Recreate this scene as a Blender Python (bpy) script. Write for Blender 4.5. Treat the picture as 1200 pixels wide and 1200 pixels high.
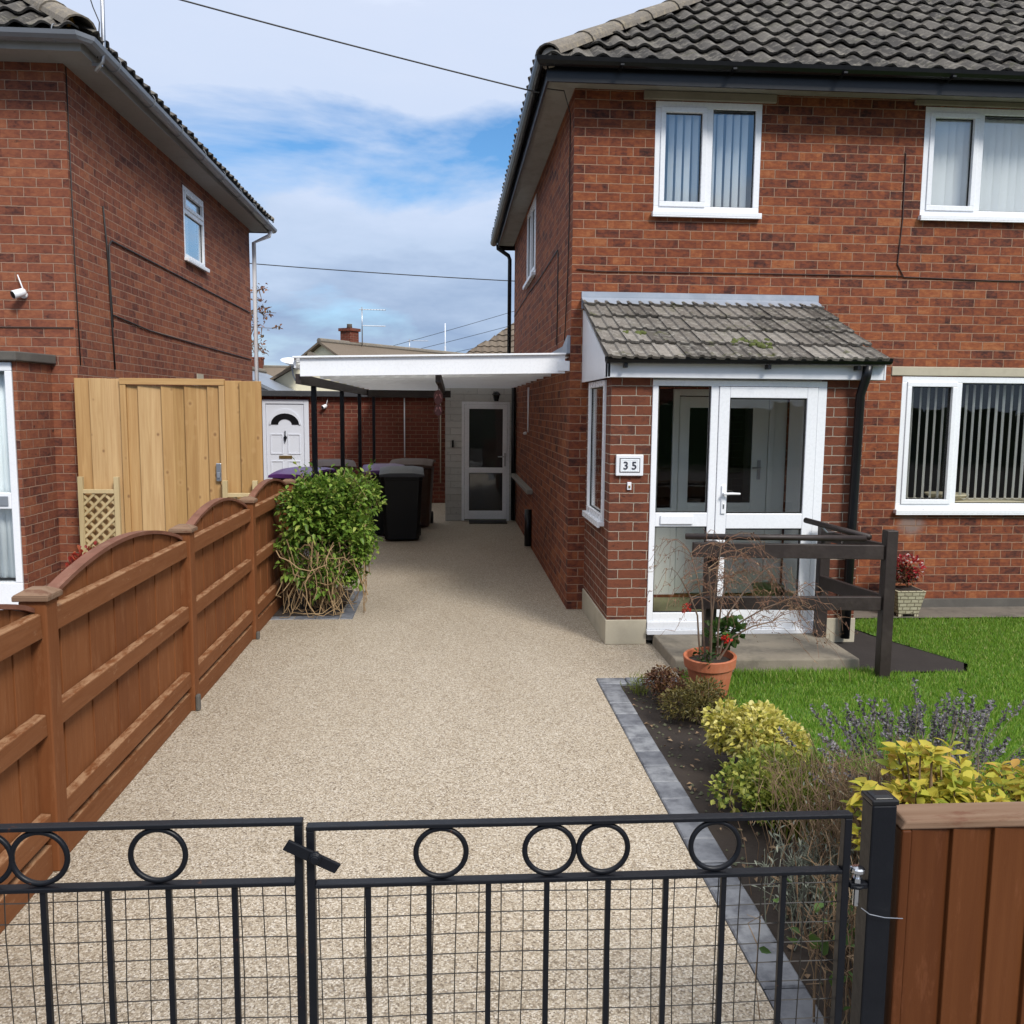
import bpy, bmesh, math, random
import numpy as np
from mathutils import Vector, Matrix
random.seed(7)
rng = np.random.default_rng(12)
S = bpy.context.scene
C = S.collection
R_ = math.radians
for o in list(bpy.data.objects): bpy.data.objects.remove(o)

# ------------------------------------------------------------------ camera
cam = bpy.data.cameras.new('camera'); camo = bpy.data.objects.new('camera', cam); C.objects.link(camo)
rx, up, fw = (0.99762073, -0.06838468, 0.008741), (-0.000807969, 0.115183297, 0.993343926), (0.06893633, 0.99098756, -0.11485399)
camo.matrix_world = Matrix(((rx[0], up[0], -fw[0], 0), (rx[1], up[1], -fw[1], 0), (rx[2], up[2], -fw[2], 1.85), (0, 0, 0, 1)))
cam.sensor_width = 36; cam.sensor_fit = 'HORIZONTAL'; cam.lens = 1040 / 1200 * 36
cam.clip_start = 0.05; cam.clip_end = 2000
S.camera = camo

# ------------------------------------------------------------------ light
SUN_EL, SUN_AZ = R_(42), R_(150)          # azimuth measured from +Y towards +X: sun behind and to the right
w = bpy.data.worlds.new('World'); S.world = w; w.use_nodes = True
nt = w.node_tree; N = nt.nodes; L = nt.links
for n in list(N): N.remove(n)
out = N.new('ShaderNodeOutputWorld'); bg = N.new('ShaderNodeBackground'); bg.inputs[1].default_value = 0.1
sky = N.new('ShaderNodeTexSky'); sky.sky_type = 'NISHITA'; sky.sun_disc = False
sky.sun_elevation = SUN_EL; sky.sun_rotation = SUN_AZ; sky.air_density = 1.0; sky.dust_density = 0.2; sky.ozone_density = 3.0
tc = N.new('ShaderNodeTexCoord')
mp = N.new('ShaderNodeMapping'); mp.inputs['Scale'].default_value = (1.0, 1.0, 3.2); mp.inputs['Location'].default_value = (0.3, 0.1, 0.0)
L.new(tc.outputs['Generated'], mp.inputs['Vector'])
n1 = N.new('ShaderNodeTexNoise'); n1.inputs['Scale'].default_value = 2.1; n1.inputs['Detail'].default_value = 7; n1.inputs['Roughness'].default_value = 0.55
n1.inputs['Distortion'].default_value = 0.35
L.new(mp.outputs[0], n1.inputs['Vector'])
sx = N.new('ShaderNodeSeparateXYZ'); L.new(tc.outputs['Generated'], sx.inputs[0])
def wmath(op, a, b=None):
    m = N.new('ShaderNodeMath'); m.operation = op
    for i, v in enumerate((a, b)):
        if v is None: continue
        if isinstance(v, (int, float)): m.inputs[i].default_value = v
        else: L.new(v, m.inputs[i])
    return m.outputs[0]
# a gap between the cloud decks some fifteen degrees up
dz = wmath('SUBTRACT', sx.outputs[2], 0.262)
tilt = wmath('MULTIPLY', sx.outputs[0], 0.03)
dz = wmath('SUBTRACT', dz, tilt)
g = wmath('MULTIPLY', dz, 1 / 0.045); g = wmath('MULTIPLY', g, g); g = wmath('MULTIPLY', g, -1); g = wmath('EXPONENT', g)
g = wmath('MULTIPLY', g, 0.54)
nb_ = wmath('MULTIPLY', wmath('SUBTRACT', n1.outputs['Fac'], 0.5), 1.9); fac0 = wmath('SUBTRACT', wmath('ADD', nb_, 0.56), g)
cr = N.new('ShaderNodeValToRGB'); cr.color_ramp.elements[0].position = 0.16; cr.color_ramp.elements[1].position = 0.43
cr.color_ramp.elements[0].color = (0.05,) * 3 + (1,); cr.color_ramp.elements[1].color = (0.97,) * 3 + (1,)
L.new(fac0, cr.inputs[0])
# cloud tone: bluish grey low down, pale above
cc = N.new('ShaderNodeValToRGB')
e = cc.color_ramp.elements
e[0].position = 0.0; e[0].color = (3.3, 4.2, 5.6, 1); e[1].position = 0.85; e[1].color = (12.5, 12.6, 13.0, 1)
for p_, c_ in ((0.09, (2.3, 3.1, 4.6, 1)), (0.17, (3.9, 4.75, 6.2, 1)), (0.24, (4.6, 5.35, 6.8, 1)), (0.42, (5.0, 5.6, 6.9, 1))):
    q = e.new(p_); q.color = c_
n2 = N.new('ShaderNodeTexNoise'); n2.inputs['Scale'].default_value = 3.6; n2.inputs['Detail'].default_value = 6; n2.inputs['Roughness'].default_value = 0.6
L.new(mp.outputs[0], n2.inputs['Vector'])
hz = wmath('SUBTRACT', n2.outputs['Fac'], 0.5); hz = wmath('MULTIPLY', hz, 0.30); hz = wmath('ADD', sx.outputs[2], hz)
L.new(hz, cc.inputs[0])
mx = N.new('ShaderNodeMix'); mx.data_type = 'RGBA'
hs = N.new('ShaderNodeHueSaturation'); hs.inputs['Saturation'].default_value = 1.3; hs.inputs['Value'].default_value = 1.05; L.new(sky.outputs[0], hs.inputs['Color'])
L.new(cr.outputs[0], mx.inputs[0]); L.new(hs.outputs[0], mx.inputs[6]); L.new(cc.outputs[0], mx.inputs[7])
L.new(mx.outputs[2], bg.inputs[0]); L.new(bg.outputs[0], out.inputs[0])

sl = bpy.data.lights.new('sun', 'SUN'); so = bpy.data.objects.new('sun', sl); C.objects.link(so)
sl.energy = 2.4; sl.angle = R_(14); sl.color = (1.0, 0.95, 0.88)
sd = Vector((math.sin(SUN_AZ) * math.cos(SUN_EL), math.cos(SUN_AZ) * math.cos(SUN_EL), math.sin(SUN_EL)))
so.rotation_euler = sd.to_track_quat('Z', 'Y').to_euler(); so.location = (6, -6, 12)
S.view_settings.view_transform = 'Standard'; S.view_settings.look = 'None'; S.view_settings.exposure = 0.5; S.view_settings.gamma = 1.0

# ------------------------------------------------------------------ materials
class NT:
    def __init__(s, name):
        s.m = bpy.data.materials.new(name); s.m.use_nodes = True; s.t = s.m.node_tree; s.N = s.t.nodes; s.L = s.t.links
        s.b = s.N['Principled BSDF']; s.out = s.N['Material Output']; s._pos = None
    def n(s, t, **k):
        o = s.N.new('ShaderNode' + t)
        for a, v in k.items(): setattr(o, a, v)
        return o
    def set(s, sock, v):
        if hasattr(v, 'links') or isinstance(v, bpy.types.NodeSocket): s.L.new(v, sock)
        else: sock.default_value = v
    def math(s, op, a, b=0.0, c=None):
        o = s.n('Math', operation=op); s.set(o.inputs[0], a); s.set(o.inputs[1], b)
        if c is not None: s.set(o.inputs[2], c)
        return o.outputs[0]
    def pos(s):
        if s._pos is None: s._pos = s.n('NewGeometry')
        return s._pos.outputs['Position']
    def mapped(s, scale=(1, 1, 1), loc=(0, 0, 0), src=None):
        o = s.n('Mapping'); o.inputs['Scale'].default_value = scale; o.inputs['Location'].default_value = loc
        s.L.new(src if src is not None else s.pos(), o.inputs['Vector']); return o.outputs[0]
    def noise(s, scale, detail=4, rough=0.55, vec=None, dist=0.0):
        o = s.n('TexNoise'); o.inputs['Scale'].default_value = scale; o.inputs['Detail'].default_value = detail
        o.inputs['Roughness'].default_value = rough; o.inputs['Distortion'].default_value = dist
        s.L.new(vec if vec is not None else s.pos(), o.inputs['Vector']); return o.outputs['Fac']
    def ramp(s, fac, stops, interp='LINEAR'):
        o = s.n('ValToRGB'); o.color_ramp.interpolation = interp; e = o.color_ramp.elements
        while len(e) < len(stops): e.new(0.5)
        for x, (p, c) in zip(e, stops):
            x.position = p; x.color = (*c, 1) if len(c) == 3 else c
        s.set(o.inputs[0], fac); return o.outputs[0]
    def mix(s, f, a, b, mode='MIX'):
        o = s.n('Mix', data_type='RGBA', blend_type=mode); s.set(o.inputs[0], f)
        for i, v in ((6, a), (7, b)): s.set(o.inputs[i], (*v, 1) if isinstance(v, tuple) and len(v) == 3 else v)
        return o.outputs[2]
    def island(s):
        return s.n('NewGeometry').outputs['Random Per Island']
    def bump(s, h, strength=0.3, dist=0.01):
        o = s.n('Bump'); o.inputs['Strength'].default_value = strength; o.inputs['Distance'].default_value = dist
        s.L.new(h, o.inputs['Height']); s.L.new(o.outputs[0], s.b.inputs['Normal'])
    def fin(s, col, rough=0.6, metal=0.0, spec=0.5):
        s.set(s.b.inputs['Base Color'], (*col, 1) if isinstance(col, tuple) and len(col) == 3 else col)
        s.set(s.b.inputs['Roughness'], rough); s.b.inputs['Metallic'].default_value = metal
        s.b.inputs['Specular IOR Level'].default_value = spec
        return s.m
def v3(c, k): return tuple(x * k for x in c)
M = {}
def paint(name, col, rough=0.4, var=0.12, dirt=0.0, dirtcol=(0.12, 0.10, 0.07), bump=0.0, spec=0.5, metal=0.0):
    t = NT(name); n = t.noise(3.0, 5); f = t.noise(40.0, 3)
    c = t.mix(n, v3(col, 1 - var), v3(col, 1 + var))
    if dirt:
        d = t.noise(5.0, 8, 0.7); d = t.ramp(d, [(0.48, (0, 0, 0)), (0.75, (dirt,) * 3)]); c = t.mix(d, c, dirtcol)
    if name == 'black_iron':
        rs = t.noise(26.0, 6, 0.7); c = t.mix(t.ramp(rs, [(0.66, (0, 0, 0)), (0.72, (0.8,) * 3)]), c, (0.10, 0.035, 0.015))
    r = t.math('MULTIPLY_ADD', f, 0.2, rough - 0.1)
    if bump: t.bump(f, bump, 0.004)
    M[name] = t.fin(c, r, metal, spec); return M[name]
paint('white_upvc', (0.78, 0.80, 0.83), 0.28, 0.03, 0.10, (0.45, 0.43, 0.38))
paint('white_board', (0.74, 0.76, 0.80), 0.35, 0.04, 0.16, (0.42, 0.42, 0.40))
paint('white_masonry', (0.62, 0.62, 0.60), 0.75, 0.05, 0.25, (0.35, 0.34, 0.30), 0.2)
paint('black_plastic', (0.006, 0.0065, 0.008), 0.34, 0.2, 0.10, (0.03, 0.03, 0.03), spec=0.35)
paint('black_iron', (0.005, 0.006, 0.009), 0.42, 0.3, 0.14, (0.022, 0.024, 0.028), 0.25, spec=0.28)
paint('grey_plastic', (0.20, 0.22, 0.25), 0.35, 0.1, 0.3, (0.12, 0.12, 0.12))
paint('lead', (0.27, 0.31, 0.37), 0.5, 0.2, 0.6, (0.42, 0.44, 0.47), 0.3)
paint('concrete', (0.22, 0.19, 0.145), 0.9, 0.35, 0.85, (0.09, 0.08, 0.06), 0.6)
paint('cream_stone', (0.42, 0.38, 0.29), 0.85, 0.12, 0.4, (0.24, 0.21, 0.16), 0.3)
paint('lintel_stone', (0.27, 0.24, 0.19), 0.9, 0.2, 0.5, (0.15, 0.13, 0.10), 0.3)
paint('dark_stone', (0.085, 0.078, 0.068), 0.9, 0.25, 0.6, (0.15, 0.14, 0.12), 0.4)
paint('soffit_board', (0.25, 0.235, 0.205), 0.8, 0.15, 0.7, (0.16, 0.14, 0.12), 0.2)
paint('soffit_grey', (0.27, 0.265, 0.255), 0.7, 0.1, 0.6, (0.2, 0.19, 0.17), 0.2)
paint('chrome', (0.6, 0.62, 0.65), 0.18, 0.05, metal=1.0)
paint('steel', (0.42, 0.43, 0.45), 0.35, 0.1, metal=0.9)
paint('cable_black', (0.02, 0.02, 0.02), 0.6)
paint('cable_brown', (0.05, 0.022, 0.016), 0.6)
paint('wire_mesh', (0.025, 0.022, 0.018), 0.45, 0.2)
paint('terracotta', (0.42, 0.125, 0.055), 0.75, 0.12, 0.4, (0.5, 0.27, 0.18), 0.2)
paint('soil', (0.022, 0.015, 0.011), 0.95, 0.4, 0.5, (0.05, 0.036, 0.026), 0.8)
paint('rail_wood', (0.020, 0.012, 0.010), 0.55, 0.25, 0.3, (0.09, 0.07, 0.06), 0.3)
paint('bin_black', (0.006, 0.007, 0.008), 0.42, 0.15, 0.2, (0.016, 0.016, 0.016), spec=0.3)
paint('bin_lid_grey', (0.035, 0.038, 0.045), 0.4, 0.15, 0.3, (0.08, 0.08, 0.09))
paint('bin_brown', (0.055, 0.024, 0.012), 0.6, 0.15, 0.4, (0.09, 0.07, 0.055))
paint('bin_purple', (0.085, 0.025, 0.15), 0.35, 0.15, 0.25, (0.16, 0.11, 0.2))
paint('rubber', (0.012, 0.012, 0.012), 0.8)
paint('cream_render', (0.72, 0.67, 0.50), 0.85, 0.06, 0.2, (0.5, 0.46, 0.36))
paint('white_render', (0.72, 0.74, 0.78), 0.8, 0.05)
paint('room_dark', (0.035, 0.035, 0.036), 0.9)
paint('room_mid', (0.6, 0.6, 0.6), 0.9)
paint('blind_white', (0.84, 0.85, 0.84), 0.7, 0.05)
paint('blind_cream', (0.46, 0.45, 0.39), 0.7, 0.05)
paint('curtain_blue', (0.70, 0.77, 0.80), 0.8, 0.1)
paint('door_sage', (0.74, 0.77, 0.74), 0.45, 0.05)
paint('door_white', (0.66, 0.69, 0.76), 0.4, 0.03)
paint('carpet_yellow', (0.28, 0.21, 0.08), 0.95)
paint('floor_green', (0.24, 0.23, 0.13), 0.9)
paint('planter_cream', (0.52, 0.47, 0.33), 0.85, 0.12, 0.4, (0.3, 0.26, 0.18), 0.3)
paint('brass', (0.35, 0.25, 0.10), 0.35, 0.1, metal=0.8)
paint('paper_white', (0.75, 0.77, 0.8), 0.5)
paint('ink', (0.03, 0.035, 0.05), 0.5)
paint('ornament_red', (0.085, 0.022, 0.02), 0.5, 0.2)
paint('ornament_pink', (0.38, 0.17, 0.16), 0.5)
paint('moss', (0.07, 0.085, 0.018), 0.95, 0.4, 0, bump=0.8)
paint('lichen_yellow', (0.45, 0.24, 0.03), 0.95, 0.2, bump=0.5)
paint('pot_green', (0.10, 0.12, 0.05), 0.4)
paint('mortar', (0.30, 0.27, 0.23), 0.95, 0.2)
paint('tarmac_road', (0.035, 0.030, 0.028), 0.95, 0.2, 0.3, (0.055, 0.048, 0.043), 0.6, spec=0.2)
paint('paving_grey', (0.16, 0.155, 0.15), 0.9, 0.2, 0.4, (0.1, 0.1, 0.09), 0.4)
paint('apron_concrete', (0.15, 0.13, 0.105), 0.9, 0.3, 0.8, (0.05, 0.045, 0.038), 0.4)
paint('felt_roof', (0.035, 0.037, 0.042), 0.7, 0.2, 0.4, (0.09, 0.09, 0.09))

def brick(name, bw, rh, cols, mortar, msize=0.0055, dark=0.3, xo=0.0, soot=0.0):
    t = NT(name)
    g = t.n('NewGeometry'); sp = t.n('SeparateXYZ'); t.L.new(g.outputs['Position'], sp.inputs[0])
    sn = t.n('SeparateXYZ'); t.L.new(g.outputs['Normal'], sn.inputs[0])
    ax = t.math('GREATER_THAN', t.math('ABSOLUTE', sn.outputs[0]), 0.6)
    u = t.n('Mix', data_type='FLOAT'); t.L.new(ax, u.inputs[0]); t.L.new(sp.outputs[0], u.inputs[2]); t.L.new(sp.outputs[1], u.inputs[3])
    jit = t.noise(22.0, 4, 0.65)
    jit2 = t.noise(31.0, 4, 0.65); uu = t.math('ADD', u.outputs[0], t.math('MULTIPLY_ADD', jit2, 0.009, xo))
    jz = t.math('MULTIPLY_ADD', jit, 0.010, -0.005)
    cb = t.n('CombineXYZ'); t.L.new(uu, cb.inputs[0]); t.L.new(t.math('ADD', sp.outputs[2], jz), cb.inputs[1])
    b = t.n('TexBrick'); b.offset = 0.5; b.offset_frequency = 2
    t.L.new(cb.outputs[0], b.inputs['Vector'])
    b.inputs['Color1'].default_value = (0, 0, 0, 1); b.inputs['Color2'].default_value = (1, 1, 1, 1); b.inputs['Mortar'].default_value = (0.5, 0.5, 0.5, 1)
    b.inputs['Scale'].default_value = 1.0; b.inputs['Brick Width'].default_value = bw; b.inputs['Row Height'].default_value = rh
    b.inputs['Mortar Size'].default_value = msize; b.inputs['Mortar Smooth'].default_value = 0.45; b.inputs['Bias'].default_value = 0.0
    b2 = t.n('TexBrick'); b2.offset = 0.5; b2.offset_frequency = 2; t.L.new(cb.outputs[0], b2.inputs['Vector'])
    b2.inputs['Color1'].default_value = (0, 0, 0, 1); b2.inputs['Color2'].default_value = (1, 1, 1, 1); b2.inputs['Scale'].default_value = 1.0; b2.inputs['Brick Width'].default_value = bw / 2; b2.inputs['Row Height'].default_value = rh; b2.inputs['Mortar Size'].default_value = 0.0; b2.inputs['Mortar'].default_value = (.5, .5, .5, 1)
    pin = t.noise(1.0, 6, 0.7, t.mapped((16, 16, 30)))
    key = t.math('ADD', t.math('MULTIPLY', b.outputs['Color'], 0.46), t.math('MULTIPLY', b2.outputs['Color'], 0.30)); key = t.math('ADD', key, t.math('MULTIPLY_ADD', pin, 1.5, -0.64))
    col = t.ramp(key, cols)
    # drag marks and burnt centres on some bricks
    pn = t.noise(1.0, 5, 0.6, t.mapped((9, 9, 45)))
    col = t.mix(t.math('MULTIPLY', pn, 0.55), col, t.mix(0.5, col, (0.55, 0.55, 0.55), 'MULTIPLY'))
    sp2 = t.noise(1.0, 4, 0.65, t.mapped((13, 13, 26)))
    dk = t.ramp(sp2, [(0.60, (0, 0, 0)), (0.70, (1, 1, 1))])
    rnd2 = t.ramp(b.outputs['Color'], [(0.0, (0, 0, 0)), (0.45, (0, 0, 0)), (0.5, (1, 1, 1)), (0.62, (1, 1, 1)), (0.68, (0, 0, 0))])
    dkm = t.math('MULTIPLY', t.math('MULTIPLY', dk, t.math('MULTIPLY_ADD', rnd2, 0.6, 0.4)), 0.9)
    col = t.mix(dkm, col, (0.025, 0.018, 0.016))
    big = t.noise(0.55, 5, 0.6)
    col = t.mix(t.math('MULTIPLY', t.ramp(big, [(0.35, (0, 0, 0)), (0.7, (1, 1, 1))]), dark), col, (0.5, 0.42, 0.42), 'MULTIPLY')
    if name == 'brick_red':   # lime bloom on a few bricks under the front-room window
        dx = t.math('ABSOLUTE', t.math('SUBTRACT', sp.outputs[0], 4.36)); dzz = t.math('ABSOLUTE', t.math('SUBTRACT', sp.outputs[2], 0.80))
        mk = t.math('MULTIPLY', t.math('SUBTRACT', 1.0, t.math('MINIMUM', t.math('MULTIPLY', dx, 5.0), 1.0)), t.math('SUBTRACT', 1.0, t.math('MINIMUM', t.math('MULTIPLY', dzz, 6.0), 1.0)))
        mk = t.ramp(t.math('MULTIPLY', mk, t.noise(9.0, 5, 0.65)), [(0.10, (0, 0, 0)), (0.30, (0.75,) * 3)]); col = t.mix(mk, col, (0.24, 0.20, 0.18))
    fine = t.noise(140.0, 3, 0.6)
    col = t.mix(t.math('MULTIPLY', fine, 0.5), col, t.mix(0.5, col, (0.5, 0.5, 0.5), 'MULTIPLY'))
    mn = t.noise(6.0, 5)
    mort = t.mix(mn, v3(mortar, 0.7), v3(mortar, 1.15))
    col = t.mix(b.outputs['Fac'], col, mort)
    col = t.mix(t.math('MULTIPLY', t.ramp(b.outputs['Fac'], [(0.0, (0, 0, 0)), (0.12, (1, 1, 1)), (0.45, (1, 1, 1)), (0.8, (0, 0, 0))]), 0.55), col, (0.05, 0.03, 0.022))  # shadow line of the recessed joints, painted into the colour along brick edges
    hgt = t.math('SUBTRACT', t.math('MULTIPLY', fine, 0.45), b.outputs['Fac'])
    t.bump(hgt, 1.0, 0.008)
    M[name] = t.fin(col, 0.88, 0, 0.25); return M[name]
brick('brick_red', 0.215, 0.0785, [(0.0, (0.054, 0.0242, 0.0213)), (0.18, (0.118, 0.0418, 0.0291)), (0.36, (0.196, 0.0595, 0.0330)), (0.55, (0.265, 0.0800, 0.0369)), (0.75, (0.333, 0.1097, 0.0446)), (1.0, (0.431, 0.1721, 0.0727))], (0.363, 0.2185, 0.1455), 0.0052, 0.5)
brick('brick_neighbour', 0.215, 0.0785, [(0.0, (0.078, 0.0326, 0.0272)), (0.2, (0.167, 0.0577, 0.0378)), (0.45, (0.245, 0.0818, 0.0466)), (0.7, (0.304, 0.1070, 0.0543)), (1.0, (0.382, 0.1535, 0.0776))], (0.363, 0.2278, 0.1600), 0.005, 0.35, 0.07)
brick('brick_porch', 0.225, 0.0755, [(0.0, (0.07, 0.03, 0.024)), (0.3, (0.14, 0.048, 0.029)), (0.55, (0.20, 0.066, 0.035)), (0.8, (0.16, 0.053, 0.031)), (1.0, (0.24, 0.084, 0.041))], (0.40, 0.33, 0.26), 0.0046, 0.2, 0.03)
brick('brick_garage', 0.225, 0.0793, [(0.0, (0.07, 0.026, 0.020)), (0.4, (0.20, 0.055, 0.032)), (0.7, (0.15, 0.042, 0.028)), (1.0, (0.30, 0.09, 0.045))], (0.30, 0.19, 0.13), 0.005, 0.5)
brick('planter_block', 0.07, 0.034, [(0.0, (0.42, 0.38, 0.26)), (1.0, (0.56, 0.52, 0.37))], (0.20, 0.17, 0.11), 0.004, 0.2)
brick('painted_block', 0.44, 0.11, [(0.0, (0.56, 0.56, 0.53)), (1.0, (0.66, 0.66, 0.63))], (0.44, 0.44, 0.42), 0.004, 0.15)

def tilemat(name, cols, lich=(0.24, 0.22, 0.19), la=0.55, mossy=0.0):
    t = NT(name); r = t.island(); col = t.ramp(r, cols)
    n = t.noise(16.0, 7, 0.7); l = t.ramp(n, [(0.5, (0, 0, 0)), (0.68, (la,) * 3)]); col = t.mix(l, col, lich)
    n3 = t.noise(60.0, 5, 0.7); col = t.mix(t.ramp(n3, [(0.56, (0, 0, 0)), (0.66, (0.7,) * 3)]), col, (0.02, 0.02, 0.02))
    if mossy:
        n4 = t.noise(5.0, 7, 0.75); col = t.mix(t.ramp(n4, [(0.57, (0, 0, 0)), (0.68, (mossy,) * 3)]), col, (0.06, 0.065, 0.016))
    t.bump(n3, 0.4, 0.006); M[name] = t.fin(col, 0.9, 0, 0.3)
tilemat('tile_dark', [(0, (0.036, 0.033, 0.031)), (0.5, (0.068, 0.062, 0.056)), (1, (0.115, 0.105, 0.092))], (0.23, 0.21, 0.175), 0.8, 0.45)
tilemat('tile_porch', [(0, (0.075, 0.067, 0.058)), (0.5, (0.145, 0.13, 0.113)), (1, (0.23, 0.21, 0.185))], (0.33, 0.31, 0.275), 0.8, 0.95)
tilemat('hip_tile', [(0, (0.14, 0.125, 0.105)), (1, (0.20, 0.175, 0.145))], (0.31, 0.26, 0.18), 0.7, 0.3)
tilemat('tile_brown', [(0, (0.13, 0.10, 0.075)), (1, (0.17, 0.135, 0.10))], (0.2, 0.18, 0.15), 0.4, 0.3)

def wood(name, cols, axis, rough=0.6, grain=0.5, knots=0.0, wear=0.0, wearcol=(0.5, 0.33, 0.2), wearup=False, spec=0.4):
    t = NT(name); r = t.island()
    off = t.n('CombineXYZ'); t.L.new(t.math('MULTIPLY', r, 37.0), off.inputs[0]); t.L.new(t.math('MULTIPLY', r, 11.0), off.inputs[1]); t.L.new(t.math('MULTIPLY', r, 53.0), off.inputs[2])
    va = t.n('VectorMath', operation='ADD'); t.L.new(t.pos(), va.inputs[0]); t.L.new(off.outputs[0], va.inputs[1])
    sc = {'z': (38, 38, 1.6), 'y': (38, 1.6, 38), 'x': (1.6, 38, 38)}[axis]
    gr = t.noise(1.0, 5, 0.6, t.mapped(sc, src=va.outputs[0]), 0.8)
    col = t.ramp(r, cols)
    col = t.mix(t.math('MULTIPLY', t.ramp(gr, [(0.35, (0, 0, 0)), (0.68, (1, 1, 1))]), grain), col, t.mix(1.0, col, (0.62, 0.50, 0.38), 'MULTIPLY'))
    if knots:
        ks = {'z': (8, 8, 6.5), 'y': (8, 6.5, 8), 'x': (6.5, 8, 8)}[axis]
        vo = t.n('TexVoronoi'); vo.inputs['Scale'].default_value = 1.0; t.L.new(t.mapped(ks, src=va.outputs[0]), vo.inputs['Vector'])
        k = t.ramp(vo.outputs['Distance'], [(0.05, (1, 1, 1)), (0.13, (0, 0, 0))]); col = t.mix(t.math('MULTIPLY', k, knots), col, (0.16, 0.075, 0.03))
        k2 = t.ramp(vo.outputs['Distance'], [(0.11, (0, 0, 0)), (0.17, (1, 1, 1)), (0.27, (0, 0, 0))]); col = t.mix(t.math('MULTIPLY', k2, 0.35), col, (0.45, 0.28, 0.12))
    if wear and wearup:
        sn_ = t.n('SeparateXYZ'); t.L.new(t.n('NewGeometry').outputs['Normal'], sn_.inputs[0]); upm = t.ramp(sn_.outputs[2], [(0.15, (0.04,) * 3), (0.6, (1, 1, 1))])
        wn = t.noise(1.0, 8, 0.75, t.mapped((20, 7, 20))); wk = t.math('MULTIPLY', t.ramp(wn, [(0.42, (0, 0, 0)), (0.56, (wear,) * 3)]), upm); col = t.mix(wk, col, wearcol)
        wn2 = t.noise(1.0, 8, 0.75, t.mapped((30, 9, 30))); col = t.mix(t.ramp(wn2, [(0.59, (0, 0, 0)), (0.66, (0.35,) * 3)]), col, wearcol)
    elif wear:
        ws = {'z': (20, 20, 5), 'y': (20, 5, 20), 'x': (5, 20, 20)}[axis]
        wn = t.noise(1.0, 8, 0.75, t.mapped(ws)); col = t.mix(t.ramp(wn, [(0.54, (0, 0, 0)), (0.63, (wear,) * 3)]), col, wearcol)
    t.bump(gr, 0.35, 0.004); M[name] = t.fin(col, rough, 0, spec)
NEWW = [(0, (0.33, 0.185, 0.06)), (0.3, (0.47, 0.29, 0.12)), (0.55, (0.38, 0.225, 0.08)), (0.8, (0.56, 0.38, 0.19)), (1, (0.42, 0.25, 0.095))]
wood('new_wood', NEWW, 'z', 0.65, 0.55, 0.75)
wood('new_wood_across', NEWW, 'x', 0.65, 0.55, 0.5)
wood('lattice_wood', [(0, (0.42, 0.33, 0.17)), (1, (0.54, 0.43, 0.24))], 'z', 0.7, 0.3)
BRN = [(0, (0.160, 0.057, 0.021)), (0.5, (0.190, 0.070, 0.025)), (1, (0.22, 0.084, 0.031))]
wood('stained_board', BRN, 'z', 0.7, 0.5, 0, 0.3, (0.27, 0.125, 0.058), spec=0.15)
wood('stained_rail', [(0, (0.175, 0.066, 0.025)), (1, (0.205, 0.080, 0.030))], 'y', 0.7, 0.5, 0, 0.85, (0.34, 0.20, 0.11), wearup=True, spec=0.15)
wood('stained_arch', [(0, (0.15, 0.06, 0.035)), (1, (0.19, 0.08, 0.05))], 'y', 0.6, 0.4, 0, 0.3, (0.3, 0.18, 0.12))
wood('stained_panel', [(0, (0.08, 0.025, 0.0075)), (0.5, (0.10, 0.032, 0.009)), (1, (0.122, 0.041, 0.012))], 'z', 0.5, 0.4, 0, 0.25, (0.20, 0.075, 0.034), spec=0.2)
wood('weathered_cap', [(0, (0.17, 0.105, 0.066)), (1, (0.23, 0.145, 0.09))], 'x', 0.75, 0.7, 0, 0.8, (0.11, 0.042, 0.02))
wood('bark_wood', [(0, (0.13, 0.09, 0.065)), (1, (0.17, 0.12, 0.085))], 'z', 0.85, 0.5)

def glass(name, tint=(0.93, 0.96, 0.95), k=1.0):
    t = NT(name); t.N.remove(t.b)
    tr = t.n('BsdfTransparent'); tr.inputs[0].default_value = (*tint, 1)
    gl = t.n('BsdfGlossy'); gl.inputs['Roughness'].default_value = 0.005; gl.inputs['Color'].default_value = (1, 1, 1, 1)
    ge = t.n('NewGeometry'); dt = t.n('VectorMath', operation='DOT_PRODUCT'); t.L.new(ge.outputs['Normal'], dt.inputs[0]); t.L.new(ge.outputs['Incoming'], dt.inputs[1]); cs = t.math('SUBTRACT', 1.0, t.math('ABSOLUTE', dt.outputs['Value'])); fz = t.math('MULTIPLY_ADD', t.math('POWER', cs, 5.0), 0.96, 0.04)
    wv = t.noise(2.3, 2); bp = t.n('Bump'); bp.inputs['Strength'].default_value = 0.06; bp.inputs['Distance'].default_value = 0.02; t.L.new(wv, bp.inputs['Height']); t.L.new(bp.outputs[0], gl.inputs['Normal'])
    f = t.math('MINIMUM', t.math('MULTIPLY', fz, k), 1.0)
    ms = t.n('MixShader'); t.L.new(f, ms.inputs[0]); t.L.new(tr.outputs[0], ms.inputs[1]); t.L.new(gl.outputs[0], ms.inputs[2]); t.L.new(ms.outputs[0], t.out.inputs[0])
    M[name] = t.m
glass('clear_glass', (0.985, 0.99, 0.985), k=0.8); glass('sky_glass', (0.97, 0.985, 0.985), 2.0)
glass('dark_glass', (0.25, 0.27, 0.28))

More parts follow.
